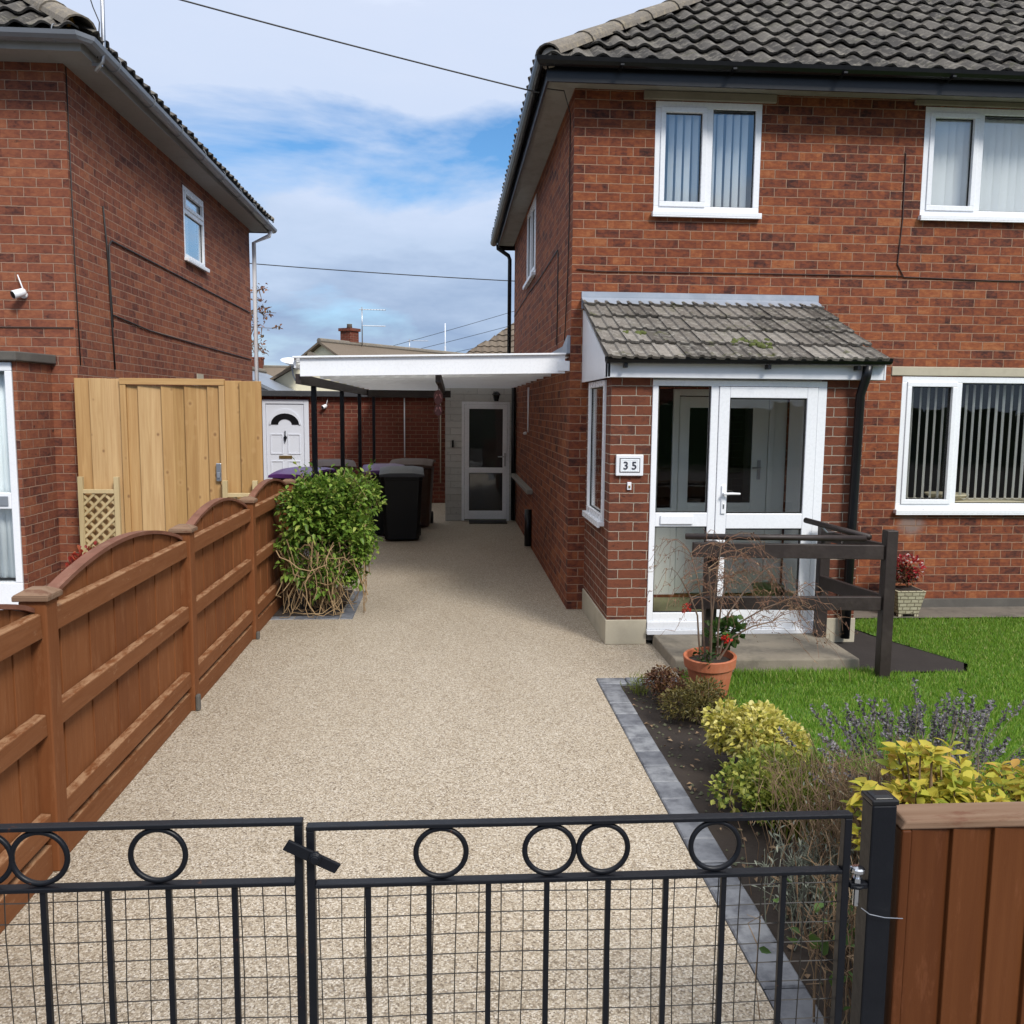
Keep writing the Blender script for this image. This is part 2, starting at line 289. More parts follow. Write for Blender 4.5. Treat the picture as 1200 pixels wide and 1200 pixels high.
def leafmat(name, cols, trans=0.3, rough=0.5, cen=None):
    t = NT(name); col = t.ramp(t.island(), cols)
    n = t.noise(25.0, 3); col = t.mix(t.math('MULTIPLY', n, 0.5), col, t.mix(1.0, col, (0.55, 0.6, 0.5), 'MULTIPLY'))
    t.fin(col, rough, 0, 0.35)
    tl = t.n('BsdfTranslucent'); t.L.new(col, tl.inputs[0]); ms = t.n('MixShader'); ms.inputs[0].default_value = trans
    t.L.new(t.b.outputs[0], ms.inputs[1]); t.L.new(tl.outputs[0], ms.inputs[2]); t.L.new(ms.outputs[0], t.out.inputs[0]); M[name] = t.m
leafmat('leaf_climber', [(0, (0.07, 0.14, 0.02)), (0.4, (0.15, 0.26, 0.035)), (0.8, (0.25, 0.37, 0.06)), (1, (0.40, 0.43, 0.11))])
leafmat('leaf_golden', [(0, (0.14, 0.19, 0.03)), (0.15, (0.44, 0.41, 0.07)), (0.6, (0.64, 0.56, 0.13)), (1, (0.74, 0.68, 0.30))])
leafmat('leaf_hydrangea', [(0, (0.22, 0.29, 0.035)), (0.3, (0.46, 0.45, 0.055)), (0.75, (0.64, 0.53, 0.075)), (1, (0.60, 0.34, 0.085))], 0.4, 0.62)
leafmat('leaf_dark', [(0, (0.02, 0.04, 0.012)), (1, (0.05, 0.09, 0.022))])
leafmat('leaf_olive', [(0, (0.06, 0.055, 0.015)), (0.5, (0.13, 0.11, 0.03)), (1, (0.20, 0.15, 0.045))])
leafmat('leaf_bronze', [(0, (0.06, 0.025, 0.017)), (0.6, (0.13, 0.055, 0.03)), (1, (0.19, 0.11, 0.04))])
leafmat('leaf_lime', [(0, (0.12, 0.16, 0.02)), (1, (0.30, 0.33, 0.05))])
leafmat('leaf_red', [(0, (0.22, 0.02, 0.015)), (0.6, (0.42, 0.045, 0.03)), (1, (0.40, 0.12, 0.05))])
leafmat('leaf_autumn', [(0, (0.10, 0.07, 0.03)), (0.5, (0.26, 0.09, 0.05)), (1, (0.32, 0.16, 0.08))])
leafmat('leaf_golden_green', [(0, (0.09, 0.15, 0.025)), (0.5, (0.26, 0.30, 0.05)), (1, (0.45, 0.44, 0.10))])
leafmat('leaf_grey', [(0, (0.16, 0.18, 0.14)), (1, (0.30, 0.32, 0.27))])
leafmat('leaf_geranium', [(0, (0.045, 0.10, 0.02)), (1, (0.10, 0.18, 0.04))])
leafmat('petal_red', [(0, (0.40, 0.012, 0.010)), (1, (0.62, 0.035, 0.02))])
leafmat('petal_begonia', [(0, (0.36, 0.015, 0.025)), (0.8, (0.55, 0.05, 0.06)), (0.9, (0.7, 0.55, 0.52)), (1, (0.7, 0.6, 0.58))])
leafmat('twig_dry', [(0, (0.12, 0.075, 0.045)), (0.5, (0.20, 0.13, 0.08)), (1, (0.30, 0.21, 0.13))], 0.0, 0.85)
leafmat('vine_tan', [(0, (0.22, 0.14, 0.075)), (1, (0.42, 0.29, 0.16))], 0.0, 0.8)
leafmat('twig_red', [(0, (0.13, 0.07, 0.045)), (0.6, (0.22, 0.11, 0.07)), (1, (0.30, 0.20, 0.12))], 0.0, 0.8)
leafmat('lavender_spike', [(0, (0.10, 0.09, 0.10)), (0.6, (0.18, 0.165, 0.185)), (1, (0.29, 0.275, 0.29))], 0.1, 0.9)
leafmat('lavender_stem', [(0, (0.16, 0.14, 0.08)), (1, (0.30, 0.26, 0.16))], 0.1, 0.9)
leafmat('grass_blade', [(0, (0.10, 0.22, 0.022)), (0.5, (0.175, 0.335, 0.032)), (0.84, (0.27, 0.42, 0.055)), (1, (0.44, 0.42, 0.16))], 0.35)

def sheetmat():
    t = NT('plastic_sheet'); n = t.noise(3.0, 5); c = t.mix(n, (0.86, 0.85, 0.80), (0.92, 0.92, 0.90)); t.fin(c, 0.4)
    tl = t.n('BsdfTranslucent'); t.L.new(c, tl.inputs[0]); ms = t.n('MixShader'); ms.inputs[0].default_value = 0.8
    t.L.new(t.b.outputs[0], ms.inputs[1]); t.L.new(tl.outputs[0], ms.inputs[2]); t.L.new(ms.outputs[0], t.out.inputs[0]); M['plastic_sheet'] = t.m
sheetmat()
def gravel():
    t = NT('resin_gravel')
    vo = t.n('TexVoronoi'); vo.inputs['Scale'].default_value = 150; t.L.new(t.pos(), vo.inputs['Vector'])
    sc = t.n('SeparateColor'); t.L.new(vo.outputs['Color'], sc.inputs[0])
    col = t.ramp(sc.outputs[0], [(0.0, (0.15, 0.118, 0.085)), (0.15, (0.31, 0.255, 0.185)), (0.45, (0.425, 0.362, 0.275)), (0.72, (0.505, 0.442, 0.35)), (0.93, (0.64, 0.585, 0.50)), (1.0, (0.21, 0.18, 0.15))])
    gap = t.ramp(vo.outputs['Distance'], [(0.5, (0, 0, 0)), (0.9, (0.6,) * 3)])
    col = t.mix(gap, col, (0.15, 0.11, 0.07))
    n = t.noise(1.1, 5, 0.6); col = t.mix(t.math('MULTIPLY', n, 0.3), col, t.mix(1.0, col, (0.72, 0.68, 0.62), 'MULTIPLY'))
    pt = t.noise(0.7, 6, 0.65, t.mapped((1.6, 0.7, 1))); col = t.mix(t.math('MULTIPLY', t.ramp(pt, [(0.45, (0, 0, 0)), (0.62, (1, 1, 1))]), 0.35), col, t.mix(1.0, col, (0.80, 0.76, 0.70), 'MULTIPLY'))
    t.bump(t.math('SUBTRACT', 1.0, vo.outputs['Distance']), 0.7, 0.004)
    M['resin_gravel'] = t.fin(col, 0.55, 0, 0.4)
gravel()
def kerbmat():
    t = NT('kerb_block'); r = t.island(); col = t.ramp(r, [(0, (0.12, 0.128, 0.145)), (0.5, (0.17, 0.18, 0.20)), (1, (0.23, 0.24, 0.255))])
    n = t.noise(9.0, 6, 0.7); col = t.mix(t.ramp(n, [(0.42, (0, 0, 0)), (0.62, (0.75,) * 3)]), col, (0.055, 0.06, 0.075))
    t.bump(t.noise(70, 4), 0.35, 0.004); M['kerb_block'] = t.fin(col, 0.55, 0, 0.5)
kerbmat()
def lawnmat():
    t = NT('lawn_soil'); n = t.noise(7.0, 6); M['lawn_soil'] = t.fin(t.mix(n, (0.06, 0.12, 0.016), (0.10, 0.20, 0.028)), 0.95)
lawnmat()
def groundmat():
    t = NT('earth'); n = t.noise(0.8, 6); M['earth'] = t.fin(t.mix(n, (0.06, 0.07, 0.035), (0.11, 0.11, 0.07)), 0.95)
groundmat()

# ------------------------------------------------------------------ mesh helpers
class Fr:
    """local frame on a wall: u along, v up, w outwards"""
    def __init__(s, o, u, n): s.o, s.u, s.n = Vector(o), Vector(u), Vector(n)
    def p(s, u, v, w): return s.o + s.u * u + Vector((0, 0, 1)) * v + s.n * w
W0 = Fr((0, 0, 0), (1, 0, 0), (0, -1, 0))
class MB:
    def __init__(s): s.v = []; s.f = []; s.mi = []; s.cur = 0
    def add(s, vs, fs):
        k = len(s.v); s.v += [tuple(x) for x in vs]; s.f += [tuple(i + k for i in f) for f in fs]; s.mi += [s.cur] * len(fs); return s
    def box(s, x0, x1, y0, y1, z0, z1):
        return s.add([(x, y, z) for z in (z0, z1) for y in (y0, y1) for x in (x0, x1)], [(0, 2, 3, 1), (4, 5, 7, 6), (0, 1, 5, 4), (2, 6, 7, 3), (0, 4, 6, 2), (1, 3, 7, 5)])
    def fbox(s, F, u0, u1, v0, v1, w0, w1):
        return s.add([F.p(u, v, q) for v in (v0, v1) for q in (w0, w1) for u in (u0, u1)], [(0, 2, 3, 1), (4, 5, 7, 6), (0, 1, 5, 4), (2, 6, 7, 3), (0, 4, 6, 2), (1, 3, 7, 5)])
    def hexa(s, p):     # 8 points, bottom 4 ccw then top 4
        return s.add(p, [(3, 2, 1, 0), (4, 5, 6, 7), (0, 1, 5, 4), (1, 2, 6, 5), (2, 3, 7, 6), (3, 0, 4, 7)])
    def prism(s, pts, ext):   # polygon points + extrusion vector
        n = len(pts); e = Vector(ext); a = [Vector(p) for p in pts]; b = [p + e for p in a]
        return s.add(a + b, [tuple(range(n))[::-1], tuple(range(n, 2 * n))] + [(i, (i + 1) % n, n + (i + 1) % n, n + i) for i in range(n)])
    def bar(s, a, b, wx, wz, upv=(0, 0, 1)):
        a, b = Vector(a), Vector(b); d = (b - a).normalized(); upv = Vector(upv)
        if abs(d.dot(upv)) > 0.98: upv = Vector((0, 1, 0))
        x = d.cross(upv).normalized(); z = x.cross(d)
        q = [(-1, -1), (1, -1), (1, 1), (-1, 1)]
        return s.hexa([a + x * i * wx / 2 + z * j * wz / 2 for i, j in q] + [b + x * i * wx / 2 + z * j * wz / 2 for i, j in q])
    def tube(s, path, r, n=8, caps=True):
        path = [Vector(p) for p in path]; m = len(path); rs = r if isinstance(r, (list, tuple)) else [r] * m
        vs = []; prev = None
        for i, p in enumerate(path):
            d = (path[min(i + 1, m - 1)] - path[max(i - 1, 0)]); d = d.normalized() if d.length > 1e-9 else Vector((0, 0, 1))
            if prev is None: x = d.orthogonal().normalized()
            else:
                x = prev - d * prev.dot(d); x = x.normalized() if x.length > 1e-6 else d.orthogonal().normalized()
            prev = x; y = d.cross(x)
            vs += [p + (x * math.cos(2 * math.pi * j / n) + y * math.sin(2 * math.pi * j / n)) * rs[i] for j in range(n)]
        fs = [(i * n + j, i * n + (j + 1) % n, (i + 1) * n + (j + 1) % n, (i + 1) * n + j) for i in range(m - 1) for j in range(n)]
        if caps: fs += [tuple(range(n))[::-1], tuple((m - 1) * n + j for j in range(n))]
        return s.add(vs, fs)
    def ring(s, c, R, r, ax=(0, 1, 0), n=40, k=8):
        ax = Vector(ax).normalized(); x = ax.orthogonal().normalized(); y = ax.cross(x); c = Vector(c); vs = []
        for i in range(n):
            a = 2 * math.pi * i / n; d = x * math.cos(a) + y * math.sin(a)
            vs += [c + d * (R + r * math.cos(2 * math.pi * j / k)) + ax * r * math.sin(2 * math.pi * j / k) for j in range(k)]
        return s.add(vs, [(i * k + j, ((i + 1) % n) * k + j, ((i + 1) % n) * k + (j + 1) % k, i * k + (j + 1) % k) for i in range(n) for j in range(k)])
    def lathe(s, c, prof, n=24, ax=(0, 0, 1), caps=True):
        ax = Vector(ax).normalized(); x = ax.orthogonal().normalized(); y = ax.cross(x); c = Vector(c); vs = []
        for r, h in prof: vs += [c + ax * h + (x * math.cos(2 * math.pi * j / n) + y * math.sin(2 * math.pi * j / n)) * r for j in range(n)]
        m = len(prof); fs = [(i * n + j, i * n + (j + 1) % n, (i + 1) * n + (j + 1) % n, (i + 1) * n + j) for i in range(m - 1) for j in range(n)]
        if caps: fs += [tuple(range(n))[::-1], tuple((m - 1) * n + j for j in range(n))]
        return s.add(vs, fs)
    def wall(s, F, u0, u1, v0, v1, holes=(), depth=0.1):
        us = sorted({u0, u1, *[h[0] for h in holes], *[h[1] for h in holes]}); vs = sorted({v0, v1, *[h[2] for h in holes], *[h[3] for h in holes]})
        for i in range(len(us) - 1):
            for j in range(len(vs) - 1):
                cu, cv = (us[i] + us[i + 1]) / 2, (vs[j] + vs[j + 1]) / 2
                if any(h[0] < cu < h[1] and h[2] < cv < h[3] for h in holes): continue
                s.add([F.p(us[i], vs[j], 0), F.p(us[i + 1], vs[j], 0), F.p(us[i + 1], vs[j + 1], 0), F.p(us[i], vs[j + 1], 0)], [(0, 1, 2, 3)])
        for a, b, c, d in holes:
            for q in (((a, c), (b, c)), ((b, c), (b, d)), ((b, d), (a, d)), ((a, d), (a, c))):
                s.add([F.p(*q[0], 0), F.p(*q[0], -depth), F.p(*q[1], -depth), F.p(*q[1], 0)], [(0, 1, 2, 3)])
        return s
    def build(s, name, mats, parent=None, bevel=0, smooth=False):
        me = bpy.data.meshes.new(name); me.from_pydata(s.v, [], s.f)
        for m in (mats if isinstance(mats, (list, tuple)) else [mats]): me.materials.append(M[m] if isinstance(m, str) else m)
        if any(s.mi): me.polygons.foreach_set('material_index', s.mi)
        if smooth: me.polygons.foreach_set('use_smooth', [True] * len(s.f))
        me.update()
        o = bpy.data.objects.new(name, me); C.objects.link(o)
        if parent: o.parent = parent; o.matrix_parent_inverse = PINV.get(parent.name, Matrix())
        if bevel:
            b = o.modifiers.new('bevel', 'BEVEL'); b.width = bevel; b.segments = 2; b.limit_method = 'ANGLE'; b.harden_normals = False
        return o
PINV = {}
def thing(name, label, cat, loc=(0, 0, 0), group=None):
    o = bpy.data.objects.new(name, None); C.objects.link(o); o.location = loc; o.empty_display_size = 0.1
    PINV[o.name] = Matrix.Translation(-Vector(loc))
    o['label'] = label; o['category'] = cat
    if group: o['group'] = group
    return o
def tag(o, label, cat, group=None):
    o['label'] = label; o['category'] = cat
    if group: o['group'] = group
    return o
def struct(mb, name, mat):
    o = mb.build(name, mat); o['kind'] = 'structure'; return o
def V(*a): return Vector(a)
def U(a, b): return random.uniform(a, b)

# ------------------------------------------------------------------ ground
def sheet(pts, z, name, mat, thick=None):
    m = MB()
    if thick: m.prism([(x, y, z - thick) for x, y in pts], (0, 0, thick))
    else: m.add([(x, y, z) for x, y in pts], [tuple(range(len(pts)))])
    return struct(m, name, mat)
sheet([(-400, -400), (400, -400), (400, 400), (-400, 400)], -0.06, 'ground', 'earth')
sheet([(-60, -14), (60, -14), (60, -2.2), (-60, -2.2)], -0.05, 'road', 'tarmac_road')
sheet([(-60, -2.05), (60, -2.05), (60, 1.75), (-60, 1.75)], -0.012, 'pavement', 'paving_grey')
m = MB()
for i in range(60): m.box(-30 + i, -30 + i + 0.985, -2.19, -2.06, -0.2, 0.0)
struct(m, 'road_kerb', 'concrete')
sheet([(-1.60, 1.756), (1.003, 1.756), (1.003, 5.932), (1.60, 5.932), (1.60, 6.9), (1.25, 6.9), (1.25, 8.2), (1.085, 8.2), (1.085, 14.72), (-0.088, 14.72), (-0.088, 17.48), (-1.60, 17.48)], 0.0, 'driveway', 'resin_gravel', 0.05)
sheet([(-12, 1.756), (-1.72, 1.756), (-1.72, 18.0), (-12, 18.0)], -0.02, 'neighbour_drive', 'paving_grey')
sheet([(1.15, 1.78), (9, 1.78), (9, 3.4), (4.0, 3.45), (2.7, 3.9), (2.05, 4.35), (1.72, 4.9), (1.62, 5.3), (1.64, 5.86), (1.15, 5.86)], -0.014, 'flower_bed', 'soil')
LAWN = [(9.5, 3.38), (4.0, 3.43), (2.7, 3.88), (2.03, 4.33), (1.70, 4.9), (1.60, 5.3), (1.62, 6.03), (3.0, 6.06), (3.15, 5.98), (3.72, 5.98), (3.85, 6.2), (3.55, 7.0), (3.42, 7.5), (3.6, 7.6), (9.5, 7.55)]
sheet(LAWN, -0.006, 'lawn', 'lawn_soil')
sheet([(2.96, 6.0), (3.70, 6.0), (3.82, 6.2), (3.5, 7.02), (3.38, 7.6), (3.25, 8.0), (3.0, 8.0), (2.98, 6.9)], 0.0, 'tarmac_path', 'tarmac_road')
sheet([(3.39, 7.62), (9.5, 7.57), (9.5, 8.05), (3.28, 8.05)], 0.006, 'house_apron', 'apron_concrete')
# block edging of the drive
m = MB()
def block(x0, x1, y0, y1):
    j = lambda: U(-0.003, 0.003); z = 0.006 + j(); b = 0.006
    x0 += 0.003; x1 -= 0.003; y0 += 0.003; y1 -= 0.003
    m.hexa([(x0, y0, -.06), (x1, y0, -.06), (x1, y1, -.06), (x0, y1, -.06), (x0, y0, z - b), (x1, y0, z - b + j() * .5), (x1, y1, z - b), (x0, y1, z - b)])
    m.v[-4:] = m.v[-4:]
    k = len(m.v); m.f.pop(-5); m.mi.pop()
    m.v += [(x0 + b, y0 + b, z), (x1 - b, y0 + b, z), (x1 - b, y1 - b, z), (x0 + b, y1 - b, z)]
    m.f += [(k, k + 1, k + 2, k + 3), (k - 4, k - 3, k + 1, k), (k - 3, k - 2, k + 2, k + 1), (k - 2, k - 1, k + 3, k + 2), (k - 1, k - 4, k, k + 3)]; m.mi += [0] * 5
y = 5.80
while y > 1.8:
    block(1.005, 1.15, y - 0.2, y); y -= 0.2
x = 1.005
while x < 1.5:
    block(x, x + 0.2, 5.80, 5.93); x += 0.2
for x0, x1, y0, y1 in ((-1.58, -1.38, 7.74, 7.85), (-1.38, -1.18, 7.74, 7.85), (-1.18, -0.98, 7.74, 7.85), (-0.98, -0.86, 7.74, 7.94), (-0.98, -0.86, 7.94, 8.14), (-0.98, -0.86, 8.14, 8.34), (-0.98, -0.86, 8.34, 8.54), (-0.98, -0.86, 8.54, 8.74), (-0.98, -0.86, 8.74, 8.94)):
    block(x0, x1, y0, y1)
struct(m, 'block_edging', 'kerb_block')
# earth pocket under the climber
sheet([(-1.58, 7.86), (-0.99, 7.86), (-0.99, 9.0), (-1.58, 9.0)], 0.004, 'planting_pocket', 'soil')

# clods and pebbles scattered on the bed
def stuff(o, name=None): o['kind'] = 'stuff'; return o
m = MB()
for i in range(900):
    x, y = U(1.17, 2.6), U(1.9, 5.78)
    if x > 1.62 and y > 4.4: continue
    r = U(0.004, 0.016); p = V(x, y, -0.014 + r * 0.3)
    vs = [p + V(U(.6, 1) * r * a, U(.6, 1) * r * b, U(.5, .9) * r * c) for a, b, c in ((1, 0, 0), (0, 1, 0), (-1, 0, 0), (0, -1, 0), (0, 0, 1), (0, 0, -1))]
    m.add(vs, [(0, 1, 4), (1, 2, 4), (2, 3, 4), (3, 0, 4), (1, 0, 5), (2, 1, 5), (3, 2, 5), (0, 3, 5)])
o = stuff(m.build('soil_clods', 'earth'))
m = MB()
for i in range(520):
    x, y = U(1.17, 2.4), U(1.95, 5.75)
    if x > 1.6 and y > 4.4: continue
    a = U(0, 6.28); l = U(0.012, 0.04); wv = l * U(0.12, 0.5); dx, dy = math.cos(a), math.sin(a); z = U(-0.010, 0.002); zz = z + U(0.002, 0.014)
    m.add([(x, y, z), (x + dx * l * .5 - dy * wv, y + dy * l * .5 + dx * wv, zz), (x + dx * l, y + dy * l, z + .004), (x + dx * l * .5 + dy * wv, y + dy * l * .5 - dx * wv, zz + .003)], [(0, 1, 2), (0, 2, 3)])
stuff(m.build('leaf_litter', 'twig_dry'))

# ------------------------------------------------------------------ windows
def window(parent, F, u0, u1, v0, v1, muls=(), transoms=(), sashes=(), glassm='clear_glass', sill=True, fw=0.055, handles=(), rev=0.07, room='room_dark', roomd=0.9, depth=0.07):
    """frame set back by rev-depth; muls: u positions; transoms: (ua, ub, v); sashes: (ua, ub, va, vb) opening lights with an extra inner frame"""
    m = MB(); a, b = -rev, -rev + depth
    m.fbox(F, u0, u1, v1 - fw, v1, a, b); m.fbox(F, u0, u1, v0, v0 + fw, a, b)
    m.fbox(F, u0, u0 + fw, v0 + fw, v1 - fw, a, b); m.fbox(F, u1 - fw, u1, v0 + fw, v1 - fw, a, b)
    cells_u = [u0 + fw] ; 
    for q in muls:
        m.fbox(F, q - 0.03, q + 0.03, v0 + fw, v1 - fw, a, b - 0.001)
    for ua, ub, v in transoms: m.fbox(F, ua, ub, v - 0.03, v + 0.03, a, b - 0.002)
    fo = m.build('window', 'white_upvc', parent, 0.004)
    edges = [u0 + fw] + [e for q in muls for e in (q - 0.03, q + 0.03)] + [u1 - fw]
    bays = [(edges[i], edges[i + 1]) for i in range(0, len(edges), 2)]
    for (ua, ub) in bays:
        tv = sorted([t[2] for t in transoms if t[0] < (ua + ub) / 2 < t[1]])
        ve = [v0 + fw] + [e for q in tv for e in (q - 0.03, q + 0.03)] + [v1 - fw]
        for i in range(0, len(ve), 2):
            va, vb = ve[i], ve[i + 1]
            isS = any(s[0] < (ua + ub) / 2 < s[1] and s[2] < (va + vb) / 2 < s[3] for s in sashes)
            k = 0.0
            if isS:
                k = 0.038; s = MB(); d0, d1 = b - 0.03, b + 0.012
                s.fbox(F, ua - 0.006, ub + 0.006, vb - k, vb + 0.006, d0, d1); s.fbox(F, ua - 0.006, ub + 0.006, va - 0.006, va + k, d0, d1)
                s.fbox(F, ua - 0.006, ua + k, va + k, vb - k, d0, d1); s.fbox(F, ub - k, ub + 0.006, va + k, vb - k, d0, d1)
                s.build('sash', 'white_upvc', fo, 0.004)
            gs = MB(); e = 0.007
            for ga in ((ua + k, ub - k, vb - k - e, vb - k), (ua + k, ub - k, va + k, va + k + e), (ua + k, ua + k + e, va + k + e, vb - k - e), (ub - k - e, ub - k, va + k + e, vb - k - e)):
                gs.fbox(F, *ga, a + 0.03, a + 0.047)
            gs.build('gasket', 'rubber', fo)
            p = MB(); p.fbox(F, ua + k, ub - k, va + k, vb - k, a + 0.036, a + 0.042); p.build('pane', glassm, fo)
    if sill:
        s = MB(); s.fbox(F, u0 - 0.015, u1 + 0.015, v0 - 0.038, v0 - 0.001, -rev, 0.055); s.fbox(F, u0 - 0.015, u1 + 0.015, v0 - 0.05, v0 - 0.038, 0.035, 0.055); s.build('sill', 'white_upvc', fo, 0.004)
    if room:
        r = MB(); d = -rev - roomd; e = 0.25
        for q in ([(u0 - e, v0 - e, d), (u1 + e, v0 - e, d), (u1 + e, v1 + e, d), (u0 - e, v1 + e, d)], [(u0 - e, v0 - e, d), (u1 + e, v0 - e, d), (u1 + e, v0 - e, -rev - .005), (u0 - e, v0 - e, -rev - .005)],
                  [(u0 - e, v1 + e, d), (u1 + e, v1 + e, d), (u1 + e, v1 + e, -rev - .005), (u0 - e, v1 + e, -rev - .005)], [(u0 - e, v0 - e, d), (u0 - e, v1 + e, d), (u0 - e, v1 + e, -rev - .005), (u0 - e, v0 - e, -rev - .005)], [(u1 + e, v0 - e, d), (u1 + e, v1 + e, d), (u1 + e, v1 + e, -rev - .005), (u1 + e, v0 - e, -rev - .005)]):
            r.add([F.p(*x) for x in q], [(0, 1, 2, 3)])
        r.build('room_lining', room, fo)
    return fo
def blinds(fo, F, u0, u1, v0, v1, w, step, sw, ang, mat, chain=False):
    m = MB(); u = u0 + step / 2
    while u < u1:
        a = R_(ang + U(-4, 4)); du, dw = math.cos(a) * sw / 2, math.sin(a) * sw / 2
        lean = U(-0.004, 0.004)
        q = [F.p(u - du, v0, w - dw), F.p(u + du, v0, w + dw), F.p(u + du + lean, v1, w + dw), F.p(u - du + lean, v1, w - dw)]
        t = F.n * 0.0015; m.hexa([q[0], q[1], q[1] + t, q[0] + t, q[3], q[2], q[2] + t, q[3] + t]); u += step
    if chain:
        u = u0 + step / 2; pts = []
        while u < u1 - step:
            for k in range(5): pts.append(F.p(u + step * k / 5, v0 + 0.01 - 0.022 * math.sin(math.pi * k / 5), w))
            u += step
        m.tube(pts, 0.0018, 4)
    m.build('vertical_blind', mat, fo)
def tube_part(name, mat, parent, path, r, n=8, smooth=True): return MB().tube(path, r, n).build(name, mat, parent, 0, smooth)

# ------------------------------------------------------------------ roof tiles
def tiles(O, Ud, Sd, Nd, length, slope, w, gauge, prof, lift, cutl=None, cutr=None, overhang=0.05):
    """each tile is its own shell with a rolled profile; prof: list of (0..1 across, height)"""
    O, Ud, Sd, Nd = Vector(O), Vector(Ud).normalized(), Vector(Sd).normalized(), Vector(Nd).normalized()
    mb = MB(); nr = int(math.ceil(slope / gauge)); nc = int(math.ceil(length / w))
    for r in range(nr):
        s0, s1 = r * gauge - (overhang if r == 0 else 0.03), min((r + 1) * gauge, slope)
        cl = cutl((r + .5) * gauge) if cutl else 0; cr_ = cutr((r + .5) * gauge) if cutr else length
        for c in range(nc):
            ua, ub = c * w, (c + 1) * w
            if ub < cl - 0.02 or ua > cr_ + 0.02: continue
            jl = U(-0.004, 0.005); js = U(-0.008, 0.008); jt = U(-0.003, 0.003)
            lo, hi, lip = [], [], []
            for t, h in prof:
                u = ua + t * w
                l0 = cutl(max(s0, 0)) if cutl else -1; l1 = cutl(s1) if cutl else -1; r0 = cutr(max(s0, 0)) if cutr else 1e9; r1 = cutr(s1) if cutr else 1e9
                u0 = min(max(u, l0), r0); u1 = min(max(u, l1), r1)
                lo.append(O + Ud * u0 + Sd * (s0 + js) + Nd * (h + lift + jl + jt * (t - .5))); hi.append(O + Ud * u1 + Sd * s1 + Nd * (h + 0.002))
                lip.append(O + Ud * u0 + Sd * (s0 + js + 0.004) + Nd * (h + lift + jl - 0.02))
            k = len(prof); fs = []
            for i in range(k - 1): fs += [(i, i + 1, k + i + 1, k + i), (2 * k + i, 2 * k + i + 1, i + 1, i)]
            mb.add(lo + hi + lip, fs)
    return mb
def pantile(n=9, a=0.044):
    return [(i / (n - 1), a * (0.5 + 0.5 * math.sin(2 * math.pi * i / (n - 1) - 0.6)) + 0.006 * i / (n - 1)) for i in range(n)]
ROMAN = [(0, 0.013), (0.12, 0.015), (0.19, 0.004), (0.44, 0.0), (0.49, 0.0), (0.54, 0.013), (0.66, 0.015), (0.73, 0.004), (0.96, 0.0), (1.0, 0.008)]
TP = 0.72; cp = 1 / math.hypot(1, TP); sp_ = TP * cp
def hip_caps(a, b, n, r=0.13):
    mb = MB(); a, b = Vector(a), Vector(b); d = (b - a); Ln = d.length; d.normalize(); x = d.cross(V(0, 0, 1)).normalized(); z = x.cross(d)
    for i in range(n):
        p, q = a + d * (Ln * i / n - 0.02), a + d * (Ln * (i + 1) / n + 0.02); vs = []
        for P, rr in ((p, r * 1.05), (q, r * 0.93)):
            for outer in (1.0, 0.88):
                vs += [P + (x * math.cos(t) + z * math.sin(t) * 0.8) * rr * outer for t in [math.pi * k / 8 for k in range(9)]]
        fs = []
        for k in range(8):
            fs += [(k, k + 1, 18 + k + 1, 18 + k), (9 + k + 1, 9 + k, 27 + k, 27 + k + 1), (k + 1, k, 9 + k, 9 + k + 1), (18 + k, 18 + k + 1, 27 + k + 1, 27 + k)]
        mb.add(vs, fs)
    return mb
def gutter(mb, path, r=0.058, n=7):
    """half-round gutter, open on top, along a horizontal path"""
    path = [Vector(p) for p in path]
    vs = []; k = n
    for i, p in enumerate(path):
        d = (path[min(i + 1, len(path) - 1)] - path[max(i - 1, 0)]); d.z = 0; d.normalize(); x = d.cross(V(0, 0, 1))
        if 0 < i < len(path) - 1:
            d1 = (path[i] - path[i - 1]).normalized(); x = x / max(0.3, x.dot(d1.cross(V(0, 0, 1)).normalized()))
        for rr in (r, r * 0.9): vs += [p + x * rr * math.cos(t) + V(0, 0, 1) * rr * math.sin(t) for t in [math.pi + math.pi * j / (k - 1) for j in range(k)]]
    fs = []
    for i in range(len(path) - 1):
        a, b = i * 2 * k, (i + 1) * 2 * k
        for j in range(k - 1): fs += [(a + j, a + j + 1, b + j + 1, b + j), (a + k + j + 1, a + k + j, b + k + j, b + k + j + 1)]
        fs += [(a, b, b + k, a + k), (a + k - 1, a + 2 * k - 1, b + 2 * k - 1, b + k - 1)]
    for a in (0, (len(path) - 1) * 2 * k): fs += [(a + j, a + j + 1, a + k + j + 1, a + k + j) for j in range(k - 1)]
    return mb.add(vs, fs)

# ------------------------------------------------------------------ right house
YF, XR, YB, XE, ZE = 8.07, 1.08, 15.4, 12.5, 4.66
H = thing('brick_house', 'red brick house with dark tiled hipped roof and white windows, carport along its side', 'house', (6, 11, 0))
FF = Fr((0, YF, 0), (1, 0, 0), (0, -1, 0)); FS = Fr((XR, 0, 0), (0, 1, 0), (-1, 0, 0))
W1, W2, W3, WS = (1.80, 2.76, 3.612, 4.56), (4.26, 6.2, 3.635, 4.587), (4.19, 6.15, 0.945, 2.187), (11.6, 12.95, 3.60, 4.58)
PD = (1.88, 3.12, 0.13, 2.05)
m = MB(); m.wall(FF, XR, XE, 0, ZE, [W1, W2, W3, PD], 0.11); m.wall(FS, YF, YB, 0, ZE, [WS], 0.11)
m.add([(XR, YB, 0), (XE, YB, 0), (XE, YB, ZE), (XR, YB, ZE)], [(0, 1, 2, 3)]); m.add([(XE, YF, 0), (XE, YB, 0), (XE, YB, ZE), (XE, YF, ZE)], [(0, 1, 2, 3)])
m.build('wall', 'brick_red', H)
